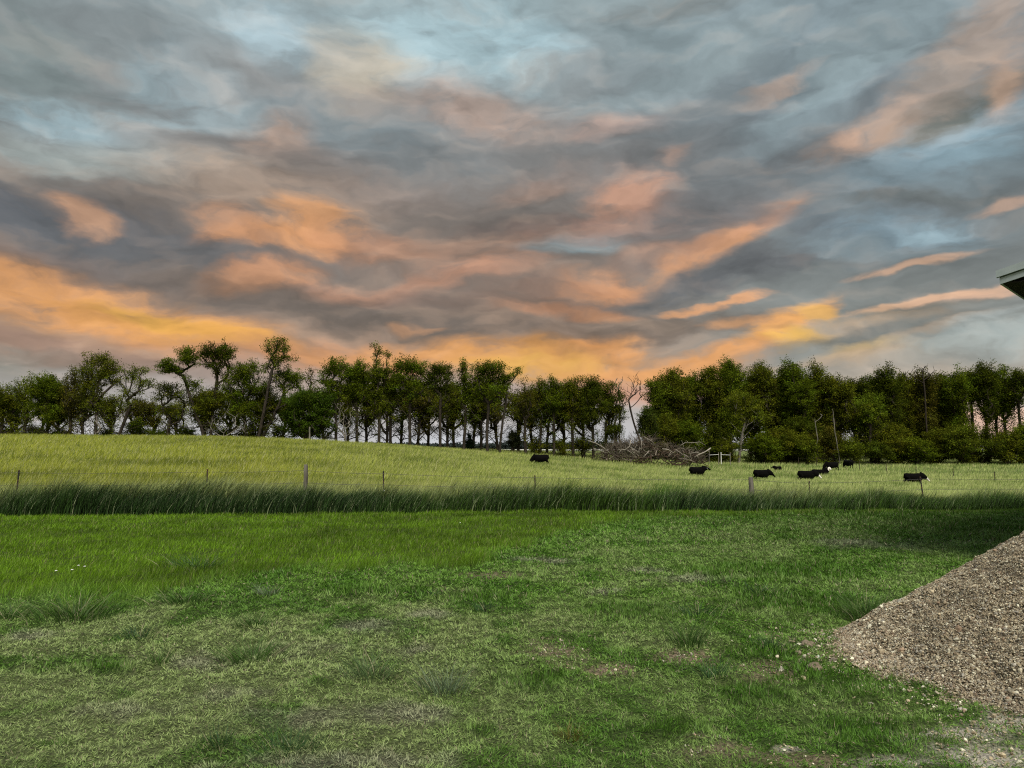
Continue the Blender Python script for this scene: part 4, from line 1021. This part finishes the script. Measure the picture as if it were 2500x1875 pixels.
def cow(label, px, feet_py, Y, heading, pose, white=False, scale=1.0, tag_=False, name='cow', cat='cow', headturn=0, group='black cattle grazing in the pasture'):
    g = ground_pt(px, feet_py+4); Y = min(max(g.y, Y*.9), Y*1.1); X = Y*(px-1250)/F; z = float(terr(X, Y))
    m = MB(); lie = pose == 'lie'; dz = -.52 if lie else 0
    ring_loft(m, [(-.94, 0, 1.10+dz, .10, .12, 0), (-.90, 0, 1.05+dz, .23, .28, 0), (-.74, 0, 1.0+dz, .31, .38, 0), (-.45, 0, .95+dz, .36, .42, 0), (-.1, 0, .90+dz, .41, .46, 0),
                  (.25, 0, .90+dz, .40, .47, 0), (.5, 0, .93+dz, .34, .46, 0), (.7, 0, .98+dz, .25, .39, 0), (.84, 0, 1.02+dz, .16, .28, 0)])
    if pose == 'graze':
        neck = [(.55, 0, 1.18), (.85, 0, .98), (1.08, 0, .72), (1.2, 0, .55)]; poll = (1.17, .60); muz = (1.42, .20)
    elif pose == 'low':
        neck = [(.55, 0, 1.16), (.85, 0, 1.05), (1.08, 0, .92), (1.2, 0, .85)]; poll = (1.16, .90); muz = (1.48, .55)
    elif lie:
        neck = [(.5, 0, .66), (.72, 0, .8), (.86, 0, .95), (.92, 0, 1.02)]; poll = (.92, 1.05); muz = (1.2, .80)
    else:
        neck = [(.55, 0, 1.16), (.85, 0, 1.2), (1.05, 0, 1.22), (1.15, 0, 1.22)]; poll = (1.12, 1.26); muz = (1.52, 1.0)
    nk = np.array(neck)
    ct, stn = math.cos(headturn), math.sin(headturn); hp = nk[-1]
    m.tube(nk, [.30, .25, .19, .15], 12, sq=1.25)
    def HT(p):
        q = np.array(p, float)-hp; return hp+np.array([q[0]*ct-q[1]*stn, q[0]*stn+q[1]*ct, q[2]])
    hx = np.array([poll[0], 0, poll[1]]); mx_ = np.array([muz[0], 0, muz[1]]); ax = mx_-hx
    hs = [(0, .115), (.25, .13), (.5, .105), (.75, .085), (.95, .085), (1.0, .06)]
    m.tube([HT(hx+ax*s) for s, _ in hs], [r for _, r in hs], 12)
    perp = np.array([-ax[2], 0, ax[0]]); perp = perp/np.linalg.norm(perp)
    for s in (-1, 1):
        e0 = hx+ax*.05; m.tube([HT(e0+np.array([0, s*.08, 0])), HT(e0+np.array([-.02, s*.18, .03])), HT(e0+np.array([-.03, s*.27, .02]))], [.045, .065, .03], 8)
    for s in (-1, 1):
        if lie:
            m.tube([(.5, s*.26, .34), (.72, s*.3, .12), (.42, s*.34, .08)], [.13, .09, .06], 9)
            m.tube([(-.6, s*.3, .36), (-.3, s*.42, .16), (-.62, s*.46, .09), (-.4, s*.5, .06)], [.2, .12, .07, .055], 9)
        else:
            st = s*.07
            m.tube([(.55, s*.19, .95), (.56+st, s*.21, .68), (.54+st, s*.2, .42), (.54+st, s*.2, .12), (.56+st, s*.2, .0)], [.15, .105, .066, .048, .062], 10)
            m.tube([(-.66, s*.2, 1.02), (-.58-st, s*.24, .74), (-.80-st, s*.22, .47), (-.75-st, s*.21, .14), (-.72-st, s*.21, 0)], [.2, .155, .072, .052, .064], 10)
    m.tube([(-.90, 0, 1.26+dz), (-.98, .02, 1.05+dz), (-1.0, .03, .75+max(dz, -.35)), (-.99, .03, .52+max(dz, -.35))], [.04, .028, .025, .045], 7)
    face = tuple(HT(hx+ax*.55)) if white else None
    mat = cow_mat('black_hide_white_face' if white else 'black_hide', face, .27)
    root = empty(name, (X, Y, z), heading); root.scale = (scale*.88,)*3
    tag(root, label, cat, group)
    o = m.build('body', mat, root, smooth=True)
    rm = o.modifiers.new('remesh', 'REMESH'); rm.mode = 'VOXEL'; rm.voxel_size = .026; rm.use_smooth_shade = True
    sm = o.modifiers.new('smooth', 'SMOOTH'); sm.factor = .5; sm.iterations = 3
    if tag_:
        t = MB(); p = HT(hx+np.array([-.03, -.22, -.02])); t.box(p, (.05, .07, .09)); t.build('ear_tag', M['white'], root)
    return root
cow('black cow alone at left facing left with its head down in the grass', 1320, 1135, 86, R(180), 'graze', scale=1.0)
cow('black cow standing with head raised and a pale ear tag, facing right', 1700, 1165, 86, R(-6), 'stand', tag_=True)
cow('black cow walking right just behind the thick wooden fence post', 1856, 1172, 76, R(-4), 'low', scale=1.02)
cow('black white faced cow grazing right, between the wooden post and the far pair', 1965, 1176, 72, R(-12), 'low', white=True, scale=1.05)
cow('black cow with white face lying in front of the left facing cow', 1998, 1160, 86, R(-25), 'lie', white=True, headturn=R(-40), scale=1.15)
cow('black cow facing left behind the lying white faced cow', 2026, 1147, 93, R(180), 'graze', scale=1.02)
cow('black cow seen from behind, right of the far pair', 2067, 1140, 92, R(100), 'graze', scale=1.0)
cow('black cow with white face grazing behind the leaning post at far right', 2224, 1184, 73, R(-10), 'low', white=True, scale=1.03)
cow('small dark calf lying almost hidden in the grass', 1894, 1150, 84, R(195), 'stand', scale=.66, name='calf', cat='calf', group='black cattle grazing in the pasture')

# ------------------------------------------------------------------ fences
def t_post(m, ins, x, y, z, h, lean=0.0):
    ax = np.array([[1, 0, 0], [0, 1, 0], [math.sin(lean), 0, math.cos(lean)]]); ax[0] = [math.cos(lean), 0, -math.sin(lean)]
    up = ax[2]
    m.box(np.array([x, y, z])+up*h*.5, (.038, .007, h), axes=ax)
    m.box(np.array([x, y+.0195, z])+up*(h*.5-.004), (.008, .032, h-.01), axes=ax)
    for k in range(int(h/.09)):
        m.box(np.array([x, y-.007, z])+up*(.3+k*.09 if .3+k*.09 < h-.03 else h-.05), (.014, .008, .02), axes=ax)
fence = empty('wire_fence', (0, 21.9, 0))
tag(fence, 'wire fence of wooden and dark steel posts running across behind the tall grass', 'fence')
def floc(px):
    u = (px-1250)/F; Y = 21.9/(1-.11*u); return u*Y, Y
FP = [(48, 1147, 's', .06), (511, 1145, 's', .0), (750, 1134, 'w', .0), (940, 1150, 's', -.02), (1307, 1160, 's', -.02), (1829, 1165, 'w', 0), (1970, 1174, 's', 0), (2248, 1163, 's', -.1)]
wirepts = []
for (px, tpy, k, ln) in FP:
    X, Y = floc(px); zt = at(px, tpy, Y).z; z0 = float(terr(X, Y))-.05
    m = MB(); h = zt-z0
    if k == 'w':
        rr = .062 if px < 1000 else .075
        pts = [(X+random.uniform(-.008, .008), Y-21.9, z0+h*i/7) for i in range(8)]
        m.tube(pts, [rr*1.05, rr, rr*.98, rr*1.02, rr, rr*.97, rr*.98, rr*.9], 12)
        p = m.build('post', M['wood'], fence, smooth=False); p['label'] = 'thick weathered wooden post left of centre' if px < 1000 else 'thick grey wooden post with pale right side'
    else:
        t_post(m, None, X, Y-21.9, z0, h, ln)
        p = m.build('post', M['steel'], fence)
        p['label'] = {48: 'thin dark steel post at the far left', 511: 'dark steel post left of the first wooden post', 940: 'dark steel post with white clip right of the first wooden post', 1307: 'dark steel post with white clip near the centre', 1970: 'short dark steel post below the white faced cow', 2248: 'leaning dark steel post at the right'}[px]
        if px in (940, 1307):
            q = MB(); zz = at(px, 1198 if px == 940 else 1206, Y).z; q.box((X+.0, Y-21.9-.02, zz), (.075, .03, .045)); q.tube([(X-.03, Y-21.9-.03, zz), (X+.03, Y-21.9-.03, zz)], .02, 8)
            q.build('insulator', M['white'], p)
    wirepts.append((X, Y, z0, h))
wp = [(-18, 21.9-.11*18, 0.0, 1.15)]+wirepts+[(19.5, 21.9+.11*19.5, -.3, 1.1)]
for lvl in (.93, .64, .36):
    pts = []
    for i in range(len(wp)-1):
        a, b = wp[i], wp[i+1]
        za = a[2]+min(a[3], 1.2)*lvl; zb = b[2]+min(b[3], 1.2)*lvl
        for s in np.linspace(0, 1, 12, endpoint=False):
            pts.append((a[0]+(b[0]-a[0])*s, a[1]+(b[1]-a[1])*s-21.9-.03, za+(zb-za)*s-.05*4*s*(1-s)*.5))
    m = MB(); m.tube(pts, .0042, 5); 
    for i in range(0, len(pts)-1):
        for s in (.25, .75):
            p = np.array(pts[i])*(1-s)+np.array(pts[i+1])*s
            m.tube([p+[-.012, 0, -.012], p+[.012, 0, .012]], .0022, 4); m.tube([p+[-.012, .0, .012], p+[.012, 0, -.012]], .0022, 4)
    m.build('wire', M['wire'], fence)

pf = empty('pasture_fence', (0, 90, 0)); tag(pf, 'far line of small thin posts crossing the pasture at right behind the cattle', 'fence')
prev = None; wl = []
for (px, pt, pb) in [(1946, 1117, 1130), (1990, 1116, 1130), (2093, 1125, 1141), (2158, 1131, 1144), (2230, 1139, 1153), (2320, 1143, 1158), (2420, 1151, 1166), (2560, 1158, 1176)]:
    Yp = np.interp(px, [1946, 2560], [108, 66]); X = Yp*(px-1250)/F; z0 = float(terr(X, Yp)); zt = max(at(px, pt, Yp).z, z0+.75)
    m = MB(); hh = zt-z0+.1; m.tube([(X, Yp-90, z0-.1), (X+.01, Yp-90, z0+hh*.5), (X, Yp-90, zt)], [.045, .042, .035], 7); m.box((X, Yp-90-.04, zt-.12), (.05, .03, .03))
    m.build('post', M['steel'], pf); wl.append((X, Yp-90, zt-.12))
m = MB(); m.tube(wl, .005, 4); m.build('wire', M['wire'], pf)

# grey standing post by the dark bush
g0 = at(755, 1075, 93); z0 = float(terr(g0.x, 93)); zt = at(755, 1042, 93).z
m = MB(); m.tube([(0, 0, -.1), (.03, 0, (zt-z0)*.5), (0, .02, zt-z0)], [.11, .10, .09], 9)
tag(m.build('wooden_post', M['wood'], None, loc=(g0.x, 93, z0)), 'pale grey post standing in front of the large dark bush', 'post')

# small white rail fence beside the brush pile
Yr = 104; rf = empty('rail_fence', (Yr*(1755-1250)/F, Yr, float(terr(Yr*(1755-1250)/F, Yr)))); tag(rf, 'short white rail fence with four posts right of the brush pile', 'fence')
rz0 = rf.location.z
for px in (1729, 1752, 1758, 1780):
    X = Yr*(px-1755)/F; m = MB(); zt = at(px, 1105 if px != 1729 else 1107, Yr).z-rz0; m.box((X, 0, zt/2-.15), (.085, .08, zt+.3)); m.box((X, 0, zt+.02), (.10, .10, .04)); m.build('post', M['wood'] if px != 1758 else M['white'], rf)
m = MB(); zr = at(1755, 1111, Yr).z-rz0
m.tube([(Yr*(1729-1755)/F, -.08, zr), (Yr*(1752-1755)/F, -.08, zr+.08)], .03, 6); m.build('rail', M['white'], rf)
m = MB(); m.tube([(Yr*(1758-1755)/F, -.08, zr+.05), (Yr*(1780-1755)/F, -.08, zr)], .03, 6); m.build('rail', M['white'], rf)

# ------------------------------------------------------------------ brush pile
Yb = 99.0; bX = Yb*(1590-1250)/F; bz = float(terr(bX, Yb))
bp = empty('brush_pile', (bX, Yb, bz)); tag(bp, 'big grey brown pile of cut brush and dead branches at the edge of the wood', 'brush pile')
def bpt(px, py, dy=0):
    p = at(px, py, Yb+dy); return np.array([p.x-bX, dy, p.z-bz])
prof_x = [1450, 1475, 1500, 1525, 1550, 1575, 1600, 1625, 1650, 1675, 1700, 1720]
prof_y = [1112, 1098, 1082, 1078, 1070, 1064, 1068, 1082, 1086, 1092, 1100, 1112]
def ptop(x):
    p = at(1590, 1100, Yb); px = 1250+F*(x+bX)/Yb
    return at(px, float(np.interp(px, prof_x, prof_y)), Yb).z-bz
def stick(m, a, b, r0, r1, col, k=5, bend=.12):
    a = np.array(a, float); b = np.array(b, float); L = np.linalg.norm(b-a)
    off = rng.normal(0, bend*L, 3)
    pts = [a*(1-s)+b*s+off*math.sin(math.pi*s)*.5+rng.normal(0, .015*L, 3)*(0 < s < 1) for s in np.linspace(0, 1, k)]
    m.tube(pts, np.linspace(r0, r1, k), 5, col, cap=False)
m = MB()
# inner logs that fill the heap
for i in range(260):
    px = random.uniform(1470, 1712); x0 = Yb*(px-1250)/F-bX; top = max(.3, ptop(x0))
    z = top*random.random()**1.1*.82; dy = random.uniform(-1.6, 1.8)*(1-z/(top+.6))
    L = random.uniform(1.2, 3.4); a = random.uniform(0, math.pi); el_ = random.gauss(.12, .3)
    d = np.array([math.cos(a)*math.cos(el_), .5*math.sin(a), math.sin(el_)])*L/2
    c = np.array([.085, .055, .038])*random.uniform(.4, 1.4) if random.random() < .8 else np.array([.27, .23, .18])*random.uniform(.6, 1.1)
    stick(m, np.array([x0, dy, z])-d, np.array([x0, dy, z])+d, random.uniform(.03, .085), random.uniform(.015, .04), c)
m.build('log_heap', M['deadwood'], bp)
m = MB()
for i in range(1500):
    px = random.gauss(1535, 34) if random.random() < .45 else random.uniform(1465, 1715); px = min(1718, max(1458, px)); x0 = Yb*(px-1250)/F-bX; top = max(.3, ptop(x0))
    z = top*random.uniform(.15, .95); dy = random.uniform(-1.5, 1.5)*(1-.6*z/(top+.3))
    L = random.uniform(.5, 1.5); cx = (px-1590)/130
    el_ = random.gauss(.7 if px < 1570 else .35, .5); az_ = random.gauss(math.pi if px < 1545 else 0 if px > 1640 else random.choice([0, math.pi]), .8)
    d = np.array([math.cos(az_)*math.cos(el_), math.sin(az_)*math.cos(el_)*.6, math.sin(el_)])*L
    c = (np.array([.125, .10, .075]) if random.random() < .75 else np.array([.24, .205, .16]))*random.uniform(.4, 1.3)
    stick(m, (x0, dy, z), np.array([x0, dy, z])+d, .022, .009, c, 4)
m.build('twigs', M['deadwood'], bp)
for (pts, r0) in [([(1436, 1076), (1455, 1082), (1472, 1092), (1492, 1108)], .075), ([(1448, 1094), (1465, 1100), (1482, 1106)], .05), ([(1735, 1094), (1722, 1103), (1706, 1110), (1695, 1116)], .09),
                  ([(1661, 1088), (1672, 1081), (1692, 1081), (1708, 1079), (1722, 1087)], .05), ([(1540, 1075), (1537, 1090), (1526, 1098), (1508, 1098)], .07), ([(1530, 1098), (1545, 1108), (1552, 1114)], .06),
                  ([(1540, 1092), (1556, 1102), (1562, 1106)], .05), ([(1617, 1096), (1632, 1098), (1645, 1106)], .08), ([(1668, 1108), (1678, 1114), (1684, 1120)], .06), ([(1585, 1100), (1575, 1112), (1571, 1119)], .055),
                  ([(1712, 1109), (1700, 1104), (1688, 1106)], .06), ([(1566, 1076), (1566, 1090), (1567, 1100)], .04), ([(1572, 1066), (1590, 1076), (1600, 1086)], .04), ([(1650, 1098), (1662, 1106), (1676, 1116)], .05)]:
    m = MB(); dy = -random.uniform(1.0, 1.9)
    P = [bpt(a, b, dy) for a, b in pts]; P = [np.append(p[:1], [dy, p[2]]) for p in P]
    m.tube(P, np.linspace(r0, r0*.45, len(P)), 7, np.array([.38, .34, .29])*random.uniform(.7, 1.1))
    for k in range(len(P)-1):
        q = np.array(P[k])*.5+np.array(P[k+1])*.5; m.tube([q, q+rng.normal(0, .3, 3), q+rng.normal(0, .4, 3)+[0, 0, .2]], [.025, .018, .01], 5, (.4, .36, .3))
    m.build('branch', M['deadwood'], bp, smooth=True)

# ------------------------------------------------------------------ gravel pile
PC = np.array([5.17, 6.1]); PR = 2.35; PH = 1.50
def pile_h(x, y):
    dx = x-PC[0]; dy = (y-PC[1])*(PR/2.2); a = np.arctan2(dy, dx); r = np.hypot(dx, dy)
    Rr = PR*(1+.05*np.sin(a*2+1.1)+.05*(vnoise(a*2.2+9, a*0+4, 140)-.5)+.02*np.sin(a*7))
    t = np.clip(1-r/Rr, -.2, 1)
    h = PH*(t*1.0)
    h = np.where(t < .12, PH*.12*np.clip((t+.06)/.18, 0, 1)**1.6, h)
    h = np.minimum(h, PH*.93-.25*np.clip(.25-r, 0, 1))
    h = h+(.11*(fbm(x*1.6, y*1.6, 142, 3)-.5)+.10*(fbm(x*6, y*6, 146, 3)-.5)+.03*(vnoise(x*22, y*22, 149)-.5))*np.clip(h/.15, 0, 1)
    return h
gp = empty('gravel_pile', (PC[0], PC[1], 0)); tag(gp, 'tall tan and grey gravel pile at the right edge of the lawn', 'gravel pile')
gx = np.arange(-3.1, 3.1, .03); X, Y = np.meshgrid(gx, gx); hh = pile_h(X+PC[0], Y+PC[1])
V = np.stack([X, Y, hh-.03+.012*(vnoise(X*40, Y*40, 150)-.5)], -1).reshape(-1, 3); nx = len(gx); i = np.arange((nx-1)*nx).reshape(nx-1, nx)[:, :-1].ravel()
npmesh('pile_core', V, [np.stack([i, i+1, i+nx+1, i+nx], 1)], M['dirt'], gp, None, True)

phi = (1+5**.5)/2
ICO = np.array([(-1, phi, 0), (1, phi, 0), (-1, -phi, 0), (1, -phi, 0), (0, -1, phi), (0, 1, phi), (0, -1, -phi), (0, 1, -phi), (phi, 0, -1), (phi, 0, 1), (-phi, 0, -1), (-phi, 0, 1)])/math.sqrt(1+phi*phi)
ICF = np.array([(0, 11, 5), (0, 5, 1), (0, 1, 7), (0, 7, 10), (0, 10, 11), (1, 5, 9), (5, 11, 4), (11, 10, 2), (10, 7, 6), (7, 1, 8), (3, 9, 4), (3, 4, 2), (3, 2, 6), (3, 6, 8), (3, 8, 9), (4, 9, 5), (2, 4, 11), (6, 2, 10), (8, 6, 7), (9, 8, 1)])
def stones(P, size, col, flat=.65):
    n = len(P)
    J = ICO[None]*(1+rng.normal(0, .16, (n, 12, 1)))
    J = J*np.stack([U(n, .7, 1.35), U(n, .7, 1.1), U(n, flat*.7, flat*1.3)], 1)[:, None]
    a = U(n, 0, 6.283); b = rng.normal(0, .6, n)
    ca, sa, cb_, sb = np.cos(a), np.sin(a), np.cos(b), np.sin(b)
    x, y, z = J[..., 0], J[..., 1], J[..., 2]
    x, z = x*cb_[:, None]+z*sb[:, None], -x*sb[:, None]+z*cb_[:, None]
    x, y = x*ca[:, None]-y*sa[:, None], x*sa[:, None]+y*ca[:, None]
    V = np.stack([x, y, z], -1)*size[:, None, None]+P[:, None]
    Fc = (np.arange(n)*12)[:, None, None]+ICF[None]
    return V.reshape(-1, 3), [Fc.reshape(-1, 3)], np.repeat(col[:, None], 12, 1).reshape(-1, 3)
def stone_cols(n):
    pal = np.array([(.25, .20, .15), (.33, .27, .20), (.20, .155, .115), (.42, .37, .30), (.30, .27, .25), (.58, .54, .46), (.24, .17, .13)])
    i = rng.choice(7, n, p=[.24, .23, .12, .16, .12, .07, .06]); return pal[i]*np.array([1.24, 1.26, 1.13])*U(n, .6, 1.3)[:, None]
n = 300000
th = U(n, -3.6, .9)+R(-10); rr = np.sqrt(U(n, .02, 1))*PR*1.06
x = PC[0]+rr*np.cos(th); y = PC[1]+rr*np.sin(th)
# keep the side turned to the lawn and camera, thin out the hidden back
th2 = np.mod(U(n, 0, 2*math.pi), 2*math.pi); k = U(n) < .35; x[k] = PC[0]+rr[k]*np.cos(th2[k]); y[k] = PC[1]+rr[k]*np.sin(th2[k])
h = pile_h(x, y); keep = h > .012; x, y, h = x[keep], y[keep], h[keep]; n = len(x)
low = np.clip(1-h/.9, 0, 1)
sz = (.0027+.0024*rng.exponential(.6, n))*(1+.8*low*U(n)); big = U(n) < .012; sz[big] *= 2.2; sz = np.minimum(sz, .032)
c = stone_cols(n)
red = np.clip(1-h/.14, 0, 1)*(U(n) < .5); c = c*(1-red[:, None]*.6)+np.array([.16, .10, .075])*red[:, None]*.6
pn = fbm(x*1.5, y*1.5, 155, 3); c *= (.75+.6*pn)[:, None]
v_, p_, c_ = stones(np.stack([x-PC[0], y-PC[1], h-.012], 1), sz, c)
tag(npmesh('gravel', v_, p_, M['gravel'], gp, c_), kind='stuff')

# loose gravel on the ground at the bottom right
n = 60000
x, y = wedge_pts(n, 3.2, 6.8, 1.2); mk = emask(WHITEG, x, y, .9)*.9+emask(DIRT, x, y, .6)*.22; keep = U(n) < mk; x, y = x[keep], y[keep]; n = len(x)
c = stone_cols(n)*1.25
v_, p_, c_ = stones(np.stack([x, y, terr(x, y)+bumps(x, y)+.002], 1), .004+.006*rng.exponential(.5, n), c)
tag(npmesh('loose_gravel', v_, p_, M['gravel'], None, c_), 'pale loose gravel scattered through thin grass in the bottom right corner', 'gravel', kind='stuff')

# thin scatter of gravel around the foot of the pile
n = 9000
th = U(n, -3.6, .6); rr = 1+rng.exponential(.09, n)-.02; x = PC[0]+2.3*rr*np.cos(th); y = PC[1]+2.15*rr*np.sin(th)
c = stone_cols(n)
v_, p_, c_ = stones(np.stack([x, y, terr(x, y)+bumps(x, y)+.012+U(n, 0, .02)], 1), .003+.0038*rng.exponential(.8, n), c)
tag(npmesh('loose_gravel', v_, p_, M['gravel'], None, c_), 'thin scatter of small stones in the grass around the foot of the gravel pile', 'gravel', kind='stuff')

# clods and stones by the toe of the pile
def rock(px, py, wpx, col, label, name='dirt_clod', cat='clod'):
    g = ground_pt(px, py+wpx*.25); s = wpx*g.y/F*.5
    V = []; n = 14; m = MB(); rs = np.random.default_rng(int(px*7+py))
    rows = 7
    P = []
    for i in range(rows+1):
        f = math.pi*i/rows
        for j in range(n):
            a = 2*math.pi*j/n
            d = np.array([math.sin(f)*math.cos(a), math.sin(f)*math.sin(a), math.cos(f)])
            rr = 1+.55*(float(vnoise(d[0]*2.2+px, d[1]*2.2+d[2]*2, 160))-.5)+.3*(float(vnoise(d[0]*6+px, d[1]*6+d[2]*5, 161))-.5)
            P.append(d*rr*np.array([1, .8, .62])*s)
    P = np.array(P); Fq = np.array([[i*n+j, (i+1)*n+j, (i+1)*n+(j+1) % n, i*n+(j+1) % n] for i in range(rows) for j in range(n)])
    o = npmesh(name, P, [Fq], M['gravel'], None, np.tile(np.array(col), (len(P), 1)), False, loc=(g.x, g.y, g.z+float(bumps(g.x, g.y))+s*.3))
    tag(o, label, cat, 'clods and stones spilled from the gravel pile')
rock(1972, 1572, 34, (.21, .17, .12), 'round tan clod topmost of those spilled left of the gravel pile')
rock(1990, 1625, 34, (.20, .16, .11), 'largest crumbly clod on the grass nearest the camera, left of the pile')
rock(2033, 1608, 22, (.20, .17, .13), 'brown clod touching the toe of the gravel pile')
rock(1998, 1607, 14, (.62, .62, .56), 'flat white stone left of the gravel pile toe', 'stone', 'stone')
rock(2032, 1627, 12, (.66, .64, .58), 'small white stone just below the toe of the gravel pile', 'stone', 'stone')
rock(2081, 1581, 14, (.62, .60, .54), 'white stone resting on the toe of the gravel pile', 'stone', 'stone')
rock(2049, 1634, 13, (.55, .52, .45), 'pale pebble at the front foot of the pile toe', 'stone', 'stone')
rock(2134, 1667, 15, (.60, .57, .50), 'whitish rock at the front edge of the pile, against the grass', 'stone', 'stone')
rock(2176, 1680, 13, (.52, .48, .40), 'cream stone right of the whitish rock at the pile front', 'stone', 'stone')
rock(1915, 1590, 22, (.26, .21, .15), 'small dark clod farthest left of the pile')
rock(2350, 1742, 18, (.5, .45, .38), 'pale stone on the ground below the middle of the pile', 'stone', 'stone')
rock(1950, 1600, 16, (.33, .28, .20), 'little tan clod between the topmost and the largest clod')
# thin stake stuck in the lawn
g = ground_pt(1943, 1578); m = MB(); m.tube([(0, 0, 0), (.002, 0, .03), (.001, 0, .062)], [.0035, .003, .0028], 6); m.tube([(.001, 0, .058), (.001, 0, .066)], [.005, .005], 6)
tag(m.build('stake', M['steel'], None, loc=(g.x, g.y, g.z)), 'short thin dark stake standing beside the topmost clod', 'stake')

# ------------------------------------------------------------------ building corner at the right
e1 = np.array([1, 1, 0])/math.sqrt(2)      # along the eave
e2 = np.array([1, -1, 0])/math.sqrt(2)     # along the gable
ez = np.array([0, 0, 1.])
C0 = at(2441, 694, 10.3); C0 = np.array([C0.x, C0.y, C0.z])   # lower outside corner of the roof edge
bd = empty('metal_building', (C0[0], C0[1], 0), 0); tag(bd, 'pale trimmed metal building whose roof corner juts in from the right edge', 'building')
o0 = np.array([C0[0], C0[1], 0]); zc = C0[2]
tanp = .235; halfw = 5.0; LEN = 12.0
def bp_(a, b, z): return (e1*a+e2*b+ez*z)
def slab(m, a0, a1, b0, b1, z0f, z1f):
    """prism between b0..b1 whose bottom / top heights are linear functions of b"""
    V = []
    for a in (a0, a1):
        for b in (b0, b1):
            V += [bp_(a, b, z0f(b)), bp_(a, b, z1f(b))]
    V = np.array(V)
    m.add(V, [np.array([[0, 1, 3, 2], [4, 6, 7, 5], [0, 4, 5, 1], [2, 3, 7, 6], [0, 2, 6, 4], [1, 5, 7, 3]])])
zr_ = lambda off: (lambda b: zc+off+tanp*min(b, 2*halfw-b))
for side in (0, 1):
    b0, b1 = (0, halfw) if side == 0 else (halfw, 2*halfw)
    m = MB(); slab(m, .035, LEN, b0+(.03 if side == 0 else 0), b1-(.03 if side else 0), zr_(.165), zr_(.195)); m.build('roof', M['siding'], bd)
    # rake trim in two steps with a dark groove
    m = MB(); slab(m, 0, .03, b0, b1, zr_(.0), zr_(.088)); m.build('fascia', M['trim'], bd)
    m = MB(); slab(m, .012, .03, b0, b1, zr_(.088), zr_(.104)); m.build('trim_groove', M['trim2'], bd)
    m = MB(); slab(m, -.03, .03, b0-(.035 if side == 0 else 0), b1+(.035 if side else 0), zr_(.104), zr_(.205)); m.build('roof_trim', M['trim'], bd)
    m = MB(); slab(m, .033, .46, b0+.03*(side == 0), b1, zr_(.01), zr_(.03)); m.build('soffit', M['soffit'], bd)
# eave trims and soffits along both long sides
for b0, sgn in ((0, 1), (2*halfw, -1)):
    m = MB(); z0 = zc
    lo, hi = (b0, b0+.03) if sgn > 0 else (b0-.03, b0)
    slab(m, .033, LEN, lo, hi, lambda b: z0, lambda b: z0+.16); m.build('fascia', M['trim'], bd)
    lo, hi = (b0+.033, b0+.47) if sgn > 0 else (b0-.47, b0-.033)
    m = MB(); slab(m, .034, LEN, lo, hi, lambda b: z0+.005, lambda b: z0+.02); m.build('soffit', M['soffit'], bd)
# walls: ribbed sheets
wz = zc+.01
m = MB()
slab(m, .45, .55, .45, halfw, lambda b: 0, zr_(.0)); slab(m, .45, .55, halfw, 2*halfw-.45, lambda b: 0, zr_(.0))
for k in range(40):
    b = .5+k*.23
    if b < 2*halfw-.5: slab(m, .425, .448, b, b+.04, lambda b: .05, lambda b: zc)
m.build('wall', M['siding'], bd)
m = MB(); slab(m, .56, LEN-.3, .45, .55, lambda b: 0, lambda b: wz)
for k in range(48):
    a = .65+k*.23; slab(m, a, a+.04, .425, .448, lambda b: .05, lambda b: zc-.01)
m.build('wall', M['siding'], bd)
m = MB(); slab(m, .56, LEN-.3, 2*halfw-.55, 2*halfw-.45, lambda b: 0, lambda b: wz); m.build('wall', M['siding'], bd)
m = MB(); slab(m, LEN-.3, LEN-.2, .45, halfw, lambda b: 0, zr_(.0)); slab(m, LEN-.3, LEN-.2, halfw, 2*halfw-.45, lambda b: 0, zr_(.0)); m.build('wall', M['siding'], bd)
m = MB(); slab(m, .40, .424, 3.2, 6.8, lambda b: .02, lambda b: 3.0)
for k in range(5): slab(m, .385, .399, 3.25, 6.75, lambda b, k=k: .1+k*.6, lambda b, k=k: .1+k*.6+.5)
dr = m.build('door', M['trim'], bd)
m = MB(); slab(m, .36, .384, 4.9, 5.1, lambda b: .9, lambda b: .95); m.build('handle', M['steel'], dr)
